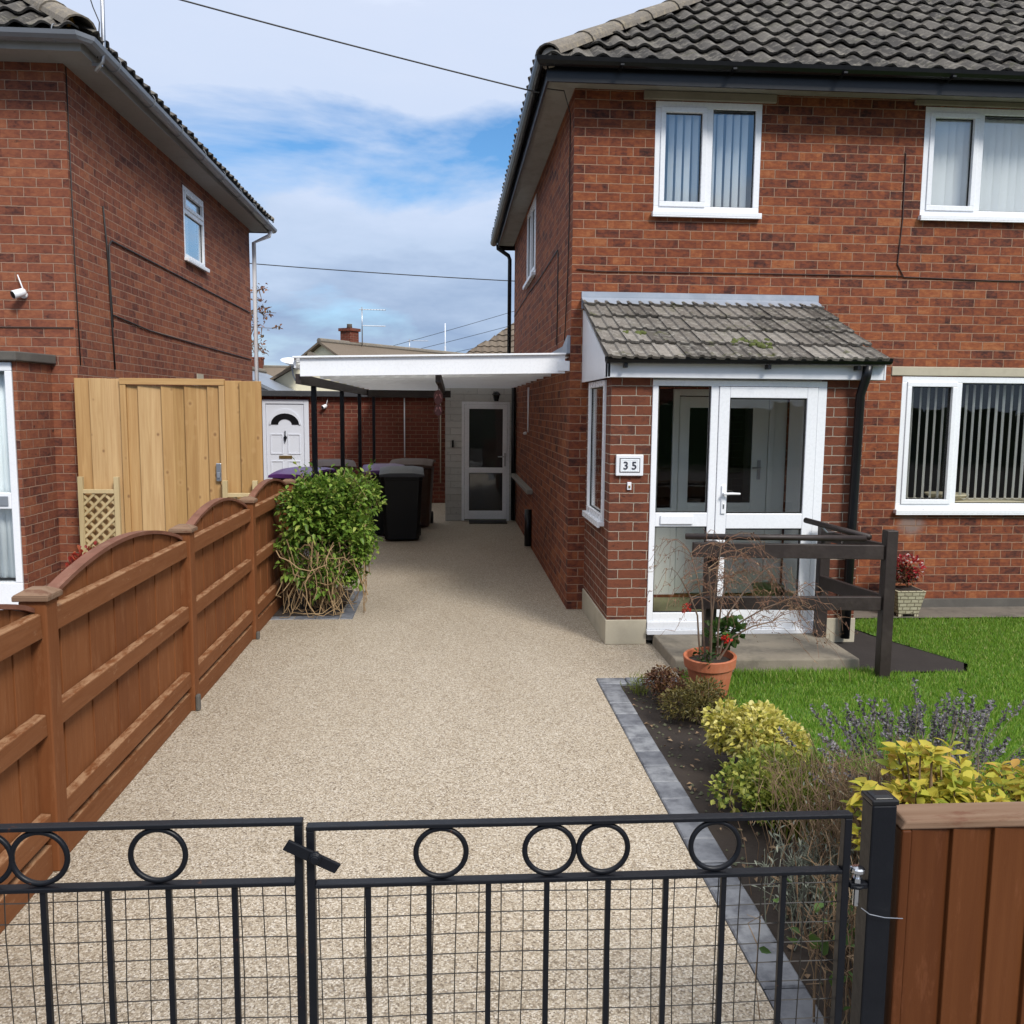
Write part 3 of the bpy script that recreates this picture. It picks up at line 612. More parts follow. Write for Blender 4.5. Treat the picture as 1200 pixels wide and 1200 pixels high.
m = MB(); m.box(3.26, XE, YF - 0.035, YF - 0.001, 0, 0.085); m.build('plinth', 'dark_stone', H, 0.004)
def lintel(par, u0, u1, v0, v1, Fx, mat, pr=0.012): MB().fbox(Fx, u0, u1, v0, v1, -0.05, pr).build('lintel', mat, par, 0.006)
lintel(H, 1.69, 2.88, 4.566, 4.638, FF, 'lintel_stone', 0.03); lintel(H, 4.15, 6.35, 4.594, 4.638, FF, 'lintel_stone', 0.03); lintel(H, 4.08, 6.3, 2.193, 2.276, FF, 'cream_stone', 0.012)
fo = window(H, FF, *W1, muls=(2.29,), sashes=((1.8, 2.29, 3.6, 4.6),), glassm='sky_glass', room='room_mid')
blinds(fo, FF, 1.86, 2.70, 3.66, 4.5, -0.12, 0.075, 0.058, 40, 'blind_white')
fo = window(H, FF, *W2, muls=(4.79, 5.67), sashes=((4.26, 4.79, 3.6, 4.6), (5.67, 6.2, 3.6, 4.6)), glassm='sky_glass', room='room_mid')
blinds(fo, FF, 4.32, 6.14, 3.69, 4.53, -0.12, 0.075, 0.070, 25, 'blind_white')
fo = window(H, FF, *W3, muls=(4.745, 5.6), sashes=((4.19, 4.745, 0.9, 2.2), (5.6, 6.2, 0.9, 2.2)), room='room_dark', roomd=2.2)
blinds(fo, FF, 4.26, 6.1, 1.04, 2.12, -0.14, 0.0755, 0.05, -84, 'blind_white', True)
m = MB(); m.fbox(FF, 4.25, 6.1, 0.99, 1.01, -0.45, -0.09); m.lathe((4.86, YF + 0.3, 1.01), [(0.13, 0), (0.2, 0.05), (0.2, 0.06), (0.0, 0.062)], 20, caps=False); m.build('window_board', 'planter_cream', fo)
m = MB()
for k in range(7): m.lathe((4.28 + 0.018 * k, YF + 0.3 + 0.02 * (k % 2), 1.02), [(0.016, 0), (0.013, 1.09)], 8)
m.build('curtain', 'blind_cream', fo, smooth=True)
fo = window(H, FS, *WS, muls=(12.3,), sashes=((11.6, 12.3, 3.5, 4.6),), glassm='sky_glass', room='room_mid')
# eaves
OX, OY, EZ = 0.80, 7.76, 4.70
m = MB(); m.box(OX + 0.02, XE, OY + 0.03, YF - 0.001, 4.642, 4.655); m.box(OX + 0.02, XR - 0.001, YF, YB + 0.28, 4.642, 4.655); m.build('soffit', 'soffit_board', H)
m = MB(); m.box(OX, XE, OY, OY + 0.02, 4.583, 4.745); m.box(OX, OX + 0.02, OY + 0.021, YB + 0.3, 4.583, 4.745); m.box(OX, XE, YB + 0.301, YB + 0.32, 4.575, 4.745); m.build('fascia', 'black_plastic', H)
m = MB(); gutter(m, [(XE, OY - 0.062, 4.765), (OX - 0.062, OY - 0.062, 4.745), (OX - 0.062, YB + 0.32, 4.70)], 0.062)
for k in range(9): m.box(1.4 + 0.95 * k, 1.43 + 0.95 * k, OY - 0.129, OY - 0.001, 4.685, 4.70)
m.build('gutter', 'black_plastic', H)
rg = thing  # (roof is built as two tiled slopes and a hip line)
RL = 4.65; half = (YB + 0.3 - OY) / 2
rt = tiles((OX - 0.03, OY - 0.03, EZ + 0.035), (1, 0, 0), (0, cp, sp_), (0, -sp_, cp), XE - OX, half / cp, 0.205, 0.335, pantile(), 0.042, cutl=lambda s: s * cp)
r2 = tiles((OX - 0.03, YB + 0.3, EZ + 0.035), (0, -1, 0), (cp, 0, sp_), (-sp_, 0, cp), 2 * half, half / cp, 0.205, 0.335, pantile(), 0.042, cutl=lambda s: s * cp, cutr=lambda s: 2 * half - s * cp)
rt.add(r2.v, r2.f)
rt.add([(OX, OY, EZ + .01), (XE, OY, EZ + .01), (XE, OY + half, EZ + .01 + half * TP), (OX + half, OY + half, EZ + .01 + half * TP), (OX, OY + 2 * half, EZ + .01), (XE, OY + 2 * half, EZ + .01)], [(0, 1, 2, 3), (0, 3, 4), (4, 3, 2, 5)])
ro = rt.build('roof', 'tile_dark', H)
hip_caps((OX + 0.02, OY + 0.02, EZ + 0.085), (OX + half, OY + half, EZ + 0.085 + half * TP), 12).build('hip_tiles', 'hip_tile', ro, smooth=False)
m = MB(); m.lathe((OX + 0.03, OY + 0.03, EZ + 0.07), [(0.0, 0), (0.085, 0.0), (0.085, 0.03), (0.0, 0.05)], 12, (-0.7, -0.7, 0), caps=False); m.build('hip_mortar', 'mortar', ro)
# rainwater pipe at the far corner, cables, waste pipe, conduits
tube_part('downpipe', 'black_plastic', H, [(0.80, YB + 0.15, 4.64), (0.80, YB + 0.15, 4.58), (0.98, YB + 0.1, 4.45), (1.0, YB + 0.06, 4.38), (1.0, YB + 0.06, 2.5)], 0.034, 10)
def cable(path, mat='cable_black', r=0.006, par=H): tube_part('cable', mat, par, path, r, 5)
cable([(4.085, YF - 0.008, 4.18), (4.095, YF - 0.008, 4.17), (4.10, YF - 0.008, 3.6), (4.075, YF - 0.008, 3.2), (4.14, YF - 0.008, 3.085), (5.0, YF - 0.008, 3.07), (9.0, YF - 0.008, 3.07)], 'cable_brown')
cable([(4.14, YF - 0.009, 3.094), (3.0, YF - 0.009, 3.092), (1.3, YF - 0.009, 3.085), (1.12, YF - 0.009, 3.1)], 'cable_brown', 0.005)
cable([(1.072, 15.3, 3.42), (1.072, 12.5, 3.45), (1.072, 11.0, 3.43), (1.072, 9.15, 3.45), (1.072, 9.08, 3.38), (1.072, 9.08, 2.5)])
cable([(0.82, 7.9, 4.57), (0.97, 7.95, 4.575), (1.072, 8.3, 4.5), (1.072, 8.26, 3.6), (1.07, 8.3, 3.0), (1.07, 8.45, 2.5)], r=0.005)
MB().tube([(1.035, 11.75, 0.52), (1.035, 11.75, 0.03)], 0.05, 10).build('waste_pipe', 'black_plastic', H, smooth=True)
m = MB(); m.box(1.0, 1.079, 11.6, 14.68, 0.74, 0.80); m.build('pipe_boxing', 'soffit_board', H, 0.004)
tube_part('conduit', 'white_board', H, [(1.06, 12.2, 2.15), (1.06, 12.2, 1.54)], 0.012)
m = MB(); m.tube([(1.02, 12.32, 1.52), (1.02, 12.12, 1.53)], 0.02, 8); m.build('boiler_outlet', 'white_board', H, smooth=True)
m = MB(); m.box(1.045, 1.079, 8.10, 10.9, 2.36, 2.44); m.prism([(1.05, 8.10, 2.44), (1.05, 8.45, 2.44), (1.05, 8.1, 2.52)], (0.029, 0, 0)); m.build('flashing', 'lead', H)

# ------------------------------------------------------------------ porch
P = thing('porch', 'brick entrance porch with lean-to tiled roof and white glazed door', 'porch', (2.2, 7.4, 0))
YP, PX0, PX1 = 6.826, 1.235, 3.25
FP = Fr((0, YP, 0), (1, 0, 0), (0, -1, 0)); FPS = Fr((PX0, 0, 0), (0, 1, 0), (-1, 0, 0))
DX0, DX1, DZ0, DZ1 = 1.555, 2.935, 0.135, 2.087
SW = (7.05, 7.86, 0.955, 2.09)
m = MB(); m.box(PX0, DX0, YP, YP + 0.1, 0.2, 2.1)
m.wall(FPS, YP + 0.1, YF - 0.002, 0.2, 2.1, [SW], 0.1); m.build('wall', 'brick_porch', P); m = MB(); m.box(DX1, PX1, YP, YP + 0.1, 0.2, 2.1); m.wall(Fr((PX1, 0, 0), (0, 1, 0), (1, 0, 0)), YP + 0.101, YF - 0.002, 0.2, 2.1)
m.build('wall', 'brick_porch', P)
m = MB(); m.box(PX0 - 0.012, DX0 - 0.002, YP - 0.012, YP + 0.1, 0, 0.199); m.box(PX0 - 0.012, PX0 + 0.1, YP + 0.101, YF - 0.002, 0, 0.199); m.build('plinth', 'cream_stone', P, 0.005); m = MB(); m.box(DX1 + 0.06, PX1 + 0.012, YP - 0.012, YP + 0.1, 0, 0.199); m.box(PX1 - 0.1, PX1 + 0.012, YP + 0.101, YF - 0.002, 0, 0.199); m.build('plinth', 'cream_stone', P, 0.005)
m = MB(); m.box(DX0, DX1, YP + 0.0, YP + 0.1, 0.03, 0.085); m.build('threshold', 'dark_stone', P)
# glazed front: fixed light with letter plate on the left, door on the right
def frame_front():
    m = MB(); a, b = YP - 0.012, YP + 0.06
    m.box(DX0, DX1, a, b, DZ1 - 0.045, DZ1); m.box(DX0, DX0 + 0.045, a, b, DZ0 + 0.05, DZ1 - 0.045); m.box(DX1 - 0.07, DX1, a, b, DZ0 + 0.05, DZ1 - 0.045)
    m.box(DX0 - 0.004, DX1 + 0.02, YP - 0.05, b, DZ0 - 0.05, DZ0 - 0.012); m.box(DX0, DX1, a - 0.015, b, DZ0 - 0.011, DZ0 + 0.05)
    m.box(2.015, 2.075, a, b, DZ0 + 0.05, DZ1 - 0.045)
    m.box(DX0 + 0.045, 2.015, a + 0.004, b, 0.945, 1.055)
    m.box(DX0 + 0.045, 2.015, a + 0.004, b, DZ0 + 0.05, 0.255)
    return m.build('door_frame', 'white_upvc', P, 0.004)
dfr = frame_front()
m = MB(); m.box(1.64, 1.90, YP - 0.024, YP - 0.008, 0.965, 1.035); m.build('letter_plate', 'white_upvc', dfr, 0.005)
for (a, b, c, d) in ((DX0 + 0.045, 2.015, 1.055, DZ1 - 0.045), (DX0 + 0.045, 2.015, 0.255, 0.945)):
    MB().box(a, b, YP + 0.022, YP + 0.028, c, d).build('pane', 'clear_glass', dfr)
    g_ = MB(); e = 0.008
    for q in ((a, b, d - e, d), (a, b, c, c + e), (a, a + e, c + e, d - e), (b - e, b, c + e, d - e)): g_.box(q[0], q[1], YP + 0.005, YP + 0.022, q[2], q[3])
    g_.build('gasket', 'rubber', dfr)
def glazed_door(par, x0, x1, z0, z1, y, st, mid0, mid1, glassm, name='door', bot=None):
    m = MB(); a, b = y - 0.02, y + 0.05; bot = bot or st
    m.box(x0, x0 + st, a, b, z0, z1); m.box(x1 - st, x1, a, b, z0, z1); m.box(x0 + st, x1 - st, a, b, z1 - st, z1); m.box(x0 + st, x1 - st, a, b, z0, z0 + bot); m.box(x0 + st, x1 - st, a, b, mid0, mid1)
    d = m.build(name, 'white_upvc', par, 0.005)
    for c, e in ((z0 + bot, mid0), (mid1, z1 - st)):
        MB().box(x0 + st, x1 - st, y + 0.012, y + 0.018, c, e).build('pane', glassm, d)
        g_ = MB(); k = 0.01
        for q in ((x0 + st, x1 - st, e - k, e), (x0 + st, x1 - st, c, c + k), (x0 + st, x0 + st + k, c + k, e - k), (x1 - st - k, x1 - st, c + k, e - k)): g_.box(q[0], q[1], y - 0.006, y + 0.012, q[2], q[3])
        g_.build('gasket', 'rubber', d)
    return d
dd = glazed_door(P, 2.078, 2.862, DZ0 + 0.053, DZ1 - 0.048, YP, 0.085, 0.93, 1.05, 'clear_glass', bot=0.1)
def lever(par, x, y, z, sgn=1, mat='white_upvc', plate=(0.017, 0.11)):
    m = MB(); m.box(x - plate[0], x + plate[0], y - 0.012, y, z - plate[1], z + plate[1]); m.lathe((x, y - 0.012, z + 0.05), [(0.012, 0), (0.012, 0.035)], 10, (0, -1, 0))
    m.tube([(x - 0.01 * sgn, y - 0.047, z + 0.05), (x + 0.06 * sgn, y - 0.05, z + 0.052), (x + 0.12 * sgn, y - 0.047, z + 0.05)], [0.011, 0.010, 0.008], 8)
    m.cur = 1; m.box(x - 0.006, x + 0.006, y - 0.016, y - 0.0121, z - 0.07, z - 0.03)
    m.build('handle', [mat, 'steel'], par, 0.002)
lever(dd, 2.135, YP - 0.02, 1.16)
# number plate and bell push
m = MB(); m.box(1.278, 1.492, YP - 0.03, YP - 0.001, 1.345, 1.51); pl = m.build('number_plate', 'white_board', P, 0.006)
m = MB(); m.box(1.305, 1.465, YP - 0.033, YP - 0.0301, 1.372, 1.483); m.build('plate_border', 'bin_lid_grey', pl)
m = MB(); m.box(1.311, 1.459, YP - 0.036, YP - 0.0331, 1.378, 1.477); m.build('plate_face', 'paper_white', pl)
for i, ch in enumerate('35'):
    x0 = 1.322 + 0.066 * i
    m = MB(); e = 0.0035
    for q in ((x0, x0 + 0.06, 1.468, 1.468 + e), (x0, x0 + 0.06, 1.384, 1.384 + e), (x0, x0 + e, 1.384 + e, 1.468), (x0 + 0.06 - e, x0 + 0.06, 1.384 + e, 1.468)): m.box(q[0], q[1], YP - 0.038, YP - 0.0361, q[2], q[3])
    m.build('digit_frame', 'curtain_blue', pl)
    cu = bpy.data.curves.new('digit', 'FONT'); cu.body = ch; cu.size = 0.085; cu.extrude = 0.0015; cu.offset = 0.0015; cu.align_x = 'CENTER'
    to = bpy.data.objects.new('digit_src', cu); C.objects.link(to); dg = bpy.context.evaluated_depsgraph_get(); me = bpy.data.meshes.new_from_object(to.evaluated_get(dg)); bpy.data.objects.remove(to)
    do = bpy.data.objects.new('digit', me); C.objects.link(do); me.materials.clear(); me.materials.append(M['ink'])
    me.transform(Matrix.Translation((x0 + 0.03, YP - 0.0385, 1.397)) @ Matrix.Rotation(math.pi / 2, 4, 'X')); do.parent = pl
m = MB(); m.box(1.372, 1.404, YP - 0.018, YP - 0.001, 1.235, 1.295); m.cur = 1; m.box(1.38, 1.396, YP - 0.023, YP - 0.0181, 1.248, 1.27); m.build('bell_push', ['white_board', 'brass'], P, 0.003)
window(P, FPS, *SW, muls=(), room=None, fw=0.05, rev=0.05)
# fascia, cheek, gutter, roof
m = MB(); m.box(1.185, 3.345, 6.735, YP - 0.001, 2.10, 2.215); m.box(3.345, 3.36, 6.73, YP + 0.05, 2.098, 2.217); m.build('fascia', 'white_board', P, 0.003)
ez, ey, ty, tz = 2.215, 6.64, YF - 0.03, 2.80
m = MB(); m.prism([(1.185, 6.735, 2.098), (1.185, YF - 0.003, 2.098), (1.185, YF - 0.003, 2.74), (1.185, 6.735, 2.21)], (0.02, 0, 0)); m.build('cheek', 'white_board', P); m = MB(); m.prism([(3.33, YP + 0.051, 2.1), (3.33, YF - 0.003, 2.1), (3.33, YF - 0.003, 2.74), (3.33, YP + 0.051, 2.25)], (0.02, 0, 0)); m.build('cheek', 'white_board', P)
sl_ = Vector((0, ty - ey, tz - ez)); SLn = sl_.length; sl_.normalize(); nn = Vector((0, -sl_.z, sl_.y))
rt = tiles((1.165, ey, ez + 0.02), (1, 0, 0), sl_, nn, 2.16, SLn, 0.1966, 0.345, ROMAN, 0.026, overhang=0.02)
rt.prism([(1.175, ey + .02, ez + .008), (3.315, ey + .02, ez + .008), (3.315, ty, tz + .003), (1.175, ty, tz + .003)], (0, 0, -0.02))
pr = rt.build('roof', 'tile_porch', P)
m = MB()
for k in range(46):
    cx, cs = random.choice([(1.50, 0.55), (2.32, 0.42), (2.42, 0.32), (2.28, 0.36)]); u = cx + random.gauss(0, 0.05); s = cs + random.gauss(0, 0.035)
    p = Vector((u, ey, ez + 0.02)) + sl_ * s + nn * 0.022; r = U(0.012, 0.03)
    m.lathe(p, [(r, -0.01), (r * 0.9, r * 0.25), (r * 0.5, r * 0.5), (0.001, r * 0.55)], 7, nn + Vector((U(-.3, .3), 0, U(-.2, .2))), caps=False)
m.build('moss', 'moss', pr, smooth=True)
m = MB(); m.prism([(1.17, YF - 0.014, 2.755), (1.17, YF - 0.001, 2.755), (1.17, YF - 0.001, 2.905), (1.17, YF - 0.008, 2.905)], (2.18, 0, 0)); p0 = Vector((1.17, ty, tz + 0.05)); m.hexa([(1.17, YF - .18, 2.775), (3.335, YF - .18, 2.775), (3.335, YF - .015, 2.845), (1.17, YF - .015, 2.845), (1.17, YF - .18, 2.782), (3.335, YF - .18, 2.782), (3.335, YF - .015, 2.852), (1.17, YF - .015, 2.852)]); m.build('lead_flashing', 'lead', P)
m = MB(); gutter(m, [(3.36, 6.675, 2.262), (1.16, 6.675, 2.252)], 0.052)
for x in (1.3, 2.4, 3.1): m.box(x, x + 0.025, 6.66, 6.733, 2.17, 2.205)
m.build('gutter', 'black_plastic', P)
tube_part('downpipe', 'black_plastic', P, [(3.19, 6.68, 2.21), (3.19, 6.70, 2.12), (3.18, 6.765, 1.98), (3.17, 6.765, 1.0), (3.16, 6.765, 0.05)], 0.036, 12)
# what shows through the porch glass
m = MB(); m.box(PX0 + 0.1, PX1 - 0.1, YP + 0.11, YF + 0.1, 0.03, 0.11); m.build('floor', 'floor_green', P)
m = MB(); m.box(1.75, 2.2, YP + 0.25, YP + 0.65, 0.1101, 0.12); m.build('mat', 'carpet_yellow', P)
m = MB(); m.box(PX0 + 0.102, PX1 - 0.102, YP + 0.11, YF - 0.01, 2.098, 2.108); m.build('ceiling', 'white_board', P)
m = MB(); m.box(PX1 - 0.13, PX1 - 0.101, YP + 0.12, YF - 0.02, 0.2, 2.09); m.build('lining', 'blind_white', P)
D = MB(); yy = YF + 0.02
D.box(1.88, 1.91, yy, yy + 0.07, 0.13, 2.05); D.box(2.045, 2.10, yy, yy + 0.07, 0.13, 2.05); D.box(1.91, 2.045, yy, yy + .06, 0.13, 0.95); D.box(2.95, 3.0, yy, yy + 0.07, 0.13, 2.05); D.box(2.10, 2.95, yy, yy + 0.07, 1.99, 2.05); D.box(3.0, 3.119, yy + .01, yy + 0.06, 0.13, 2.05)
idf = D.build('inner_door_frame', 'door_sage', H, 0.004)
D = MB(); D.box(2.105, 2.20, yy + 0.01, yy + 0.05, 0.14, 1.98); D.box(2.80, 2.945, yy + 0.01, yy + 0.05, 0.14, 1.98); D.box(2.20, 2.80, yy + 0.01, yy + 0.05, 0.14, 1.0); D.box(2.20, 2.80, yy + 0.01, yy + 0.05, 1.88, 1.98)
D.box(2.26, 2.74, yy - 0.004, yy + 0.0099, 0.25, 0.32); D.box(2.26, 2.74, yy - 0.004, yy + 0.0099, 0.8, 0.87); D.box(2.26, 2.32, yy - 0.004, yy + 0.0099, 0.32, 0.8); D.box(2.68, 2.74, yy - 0.004, yy + 0.0099, 0.32, 0.8)
idr = D.build('inner_door', 'door_sage', idf, 0.004)
D = MB(); D.box(2.85, 2.88, yy - 0.006, yy + 0.009, 1.22, 1.40); D.tube([(2.865, yy - 0.0, 1.33), (2.865, yy - 0.04, 1.33), (2.79, yy - 0.045, 1.33)], 0.011, 8)
hd = D.build('inner_door_handle', 'steel', idf, 0.002)
D = MB(); D.box(1.91, 2.045, yy + 0.03, yy + 0.04, 0.95, 2.05); D.box(2.20, 2.80, yy + 0.028, yy + 0.032, 1.0, 1.88); D.build('inner_pane', 'dark_glass', idf)
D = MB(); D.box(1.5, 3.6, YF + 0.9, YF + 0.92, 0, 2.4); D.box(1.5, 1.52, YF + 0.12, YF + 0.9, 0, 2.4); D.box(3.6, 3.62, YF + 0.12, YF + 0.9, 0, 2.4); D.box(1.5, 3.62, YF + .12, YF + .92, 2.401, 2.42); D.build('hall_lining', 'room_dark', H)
t = thing('plant_pot', 'olive green pot with leafy plant standing inside porch behind door glass', 'plant pot', (2.70, YP + 0.45, 0.11))
MB().lathe((2.70, YP + 0.45, 0.1102), [(0.09, 0), (0.13, 0.26), (0.14, 0.27), (0.12, 0.26), (0.0, 0.22)], 20, caps=False).build('pot', 'pot_green', t, smooth=True)

# ------------------------------------------------------------------ step and tarmac side
m = MB(); m.hexa([(1.60, 6.08, -0.03), (2.97, 6.08, -0.03), (2.97, 6.81, -0.03), (1.60, 6.81, -0.03), (1.605, 6.09, 0.08), (2.965, 6.09, 0.075), (2.965, 6.81, 0.085), (1.605, 6.81, 0.085)])
tag(m.build('door_step', 'concrete', None, 0.012), 'worn grey concrete doorstep slab in front of the white porch door', 'step')

# ------------------------------------------------------------------ left house
XL = -3.25; Q = thing('brick_house', 'neighbouring red brick house with grey gutter, behind the brown fence on the left', 'house', (-7, 11, 0))
FFL = Fr((0, YF, 0), (1, 0, 0), (0, -1, 0)); FSL = Fr((XL, 0, 0), (0, 1, 0), (1, 0, 0))
WL = (11.40, 12.32, 3.665, 4.53); YBL = 15.0
m = MB(); m.wall(FFL, -12, XL, 0, 4.74, [], 0.1); m.wall(FSL, YF, YBL, 0, 4.74, [WL], 0.1); m.add([(-12, YBL, 0), (XL, YBL, 0), (XL, YBL, 4.74), (-12, YBL, 4.74)], [(0, 1, 2, 3)]); m.add([(-12, YF, 0), (-12, YBL, 0), (-12, YBL, 4.74), (-12, YF, 4.74)], [(0, 1, 2, 3)])
m.build('wall', 'brick_neighbour', Q)
fo = window(Q, FSL, *WL, transoms=((11.4, 12.32, 4.24),), sashes=((11.4, 12.32, 4.24, 4.6),), glassm='sky_glass', room='room_mid')
m = MB(); m.fbox(FSL, 11.46, 12.26, 3.7, 4.46, -0.2, -0.19); m.build('net_curtain', 'blind_white', fo)
# lean-to porch at the left edge of the view
PXL, PYL = -3.47, 7.44
m = MB(); m.wall(Fr((PXL, 0, 0), (0, 1, 0), (1, 0, 0)), PYL, YF - 0.002, 0, 2.2); m.wall(Fr((0, PYL, 0), (1, 0, 0), (0, -1, 0)), -6.2, PXL, 0, 2.2, [(-4.42, -3.50, 0.06, 2.195)], 0.11)
qp = m.build('porch_wall', 'brick_neighbour', Q)
m = MB(); m.hexa([(-6.3, PYL - 0.06, 2.2), (PXL + 0.03, PYL - 0.06, 2.2), (PXL + 0.05, YF - .002, 2.205), (-6.3, YF - .002, 2.205), (-6.3, PYL - 0.06, 2.275), (PXL + 0.03, PYL - 0.06, 2.275), (PXL + 0.05, YF - .002, 2.285), (-6.3, YF - .002, 2.285)]); m.build('porch_slab', 'dark_stone', Q, 0.01)
FPL = Fr((0, PYL, 0), (1, 0, 0), (0, -1, 0))
m = MB(); a, b = -0.09, 0.012
m.fbox(FPL, -4.415, -3.505, 2.12, 2.19, a, b); m.fbox(FPL, -3.56, -3.505, 0.4, 2.12, a, b); m.fbox(FPL, -4.415, -4.36, 0.4, 2.12, a, b); m.fbox(FPL, -4.36, -3.56, 1.01, 1.14, a, b); m.fbox(FPL, -4.415, -3.505, 0.06, 0.40, a, b)
qd = m.build('front_door', 'white_upvc', Q, 0.006)
m = MB(); m.fbox(FPL, -3.80, -3.58, 1.035, 1.115, 0.013, 0.022); m.build('letter_plate', 'grey_plastic', qd, 0.004)
for v0, v1 in ((0.4, 1.01), (1.14, 2.12)): MB().fbox(FPL, -4.36, -3.56, v0, v1, -0.04, -0.034).build('pane', 'clear_glass', qd)
m = MB()
for k in range(16): 
    u = -4.34 + 0.052 * k; m.tube([FPL.p(u, 2.1, -0.14 - 0.012 * (k % 2)), FPL.p(u + 0.01, 1.3, -0.14 - 0.014 * (k % 2)), FPL.p(u + U(-.02, .02), 0.42, -0.15)], [0.03, 0.034, 0.04], 6)
m.build('net_curtain', 'curtain_blue', qd, smooth=True)
m = MB(); m.fbox(FPL, -4.5, -3.52, 0.3, 2.15, -0.30, -0.29); m.build('hall_lining', 'room_mid', qd)
OXL, ZL = -2.98, 4.70
m = MB(); m.box(-12, OXL - 0.02, OY + 0.03, YF - 0.001, 4.70, 4.715); m.box(XL + 0.001, OXL - 0.02, YF, YBL + 0.2, 4.70, 4.715); m.build('soffit', 'soffit_grey', Q)
m = MB(); m.box(-12, OXL, OY, OY + 0.02, 4.69, 4.82); m.box(OXL - 0.02, OXL, OY + 0.021, YBL + 0.25, 4.69, 4.82); m.box(-12, OXL, YBL + 0.251, YBL + 0.27, 4.69, 4.82); m.build('fascia', 'soffit_grey', Q)
m = MB(); gutter(m, [(OXL + 0.062, YBL + 0.30, 4.755), (OXL + 0.062, OY - 0.02, 4.795), (OXL + 0.02, OY - 0.062, 4.797), (-12, OY - 0.062, 4.80)], 0.062)
for k in range(8):
    y = 8.3 + 0.9 * k; m.ring((OXL + 0.062, y, 4.79 - 0.005 * k), 0.064, 0.004, (0, 1, 0), 16, 4)
m.ring((-3.15, OY - 0.062, 4.797), 0.064, 0.005, (1, 0, 0), 16, 4)
m.build('gutter', 'grey_plastic', Q)
halfL = (YBL + 0.25 - OY) / 2
rt = tiles((OXL + 0.03, OY - 0.03, ZL + 0.13), (-1, 0, 0), (0, cp, sp_), (0, -sp_, cp), 9, halfL / cp, 0.205, 0.335, pantile(), 0.042, cutl=lambda s: s * cp)
r2 = tiles((OXL + 0.03, OY, ZL + 0.13), (0, 1, 0), (-cp, 0, sp_), (sp_, 0, cp), 2 * halfL, halfL / cp, 0.205, 0.335, pantile(), 0.042, cutl=lambda s: s * cp, cutr=lambda s: 2 * halfL - s * cp)
rt.add(r2.v, r2.f)
z0 = ZL + .105; rt.add([(OXL, OY, z0), (-12, OY, z0), (-12, OY + halfL, z0 + halfL * TP), (OXL - halfL, OY + halfL, z0 + halfL * TP), (OXL, OY + 2 * halfL, z0), (-12, OY + 2 * halfL, z0)], [(0, 1, 2, 3), (0, 3, 4), (4, 3, 2, 5)])
ro = rt.build('roof', 'tile_dark', Q)
hc = hip_caps((OXL - 0.01, OY + 0.01, ZL + 0.165), (OXL - halfL, OY + halfL, ZL + 0.165 + halfL * TP), 12).build('hip_tiles', 'hip_tile', ro)
hip_caps((OXL - 0.01, OY + 2 * halfL - 0.01, ZL + 0.165), (OXL - halfL, OY + halfL, ZL + 0.165 + halfL * TP), 12).build('hip_tiles', 'hip_tile', ro)
m = MB()
for k in range(14):
    p = V(-3.12, 7.88, 4.955) + V(random.gauss(0, .035), random.gauss(0, .03), random.gauss(0, .012)); r = U(.014, .03); m.lathe(p, [(r, 0), (r * .7, r * .5), (0.001, r * .6)], 7, (0, -.6, .8), caps=False)
m.build('lichen', 'lichen_yellow', ro, smooth=True)
tube_part('downpipe', 'white_board', Q, [(OXL + 0.05, YBL + 0.1, 4.70), (OXL + 0.03, YBL + 0.1, 4.62), (XL + 0.06, YBL + 0.06, 4.5), (XL + 0.05, YBL + 0.06, 0.1)], 0.034, 10)
lc = lambda pts, r=0.007: cable(pts, 'cable_black', r, Q)
lc([(XL + .008, 8.11, 4.69), (XL + .008, 8.11, 3.0), (XL + .008, 8.13, 2.2)], 0.005)
lc([(XL + .01, 8.8, 3.70), (XL + .01, 8.86, 3.3), (XL + .01, 8.9, 2.65), (XL + .01, 8.93, 2.2)], 0.008)
lc([(XL + .01, 8.93, 2.6), (XL + .01, 8.90, 3.0), (XL + .01, 8.91, 3.37), (XL + .01, 8.98, 3.42), (XL + .01, 11, 3.40), (XL + .01, 14.9, 3.37)], 0.008)
lc([(XL + .01, 8.93, 2.72), (XL + .01, 10, 2.66), (XL + .01, 12, 2.64), (XL + .01, 14.9, 2.62)], 0.007)
m = MB(); m.fbox(FSL, 11.75, 12.03, 2.19, 2.27, 0.001, 0.012); m.build('air_brick', 'cream_stone', Q)
cable([(-3.26, YF - .008, 2.52), (-6, YF - .008, 2.51)], 'cable_brown', 0.005, Q)

def security_camera(loc, ant, label):
    t = thing('security_camera', label, 'camera', loc, 'security cameras'); x, y, z = loc
    m = MB(); m.lathe((x, y, z), [(0.03, 0), (0.03, 0.02), (0.012, 0.025), (0.012, 0.06)], 14, (0, -1, 0)); m.build('mount', 'white_board', t, smooth=False)
    d = Vector((-0.55, -0.75, -0.35)).normalized(); c = V(x, y - 0.075, z + 0.01) - d * 0.045
    m = MB(); m.lathe(c, [(0.0, 0), (0.026, 0.004), (0.034, 0.02), (0.036, 0.11), (0.033, 0.115)], 18, d, caps=False); m.build('housing', 'white_upvc', t, smooth=True)
    m = MB(); m.lathe(c, [(0.033, 0.112), (0.02, 0.118), (0.0, 0.119)], 18, d, caps=False); m.build('lens', 'black_plastic', t, smooth=True)
    m = MB(); m.tube([c - d * -0.01, c + Vector(ant)], [0.007, 0.005], 8); m.build('antenna', 'white_upvc', t, smooth=True)
security_camera((-3.66, YF, 2.79), (-0.06, 0.01, 0.14), 'white security camera on the neighbouring house front wall below its eaves')
t = thing('aerial_mast', 'slim white metal aerial pole clamped to the grey gutter corner', 'aerial', (-2.9, 8.0, 4.7))
tube_part('mast', 'steel', t, [(-2.96, 8.0, 4.62), (-2.90, 8.0, 4.70), (-2.885, 8.0, 4.80), (-2.87, 8.0, 6.3)], 0.017, 10)
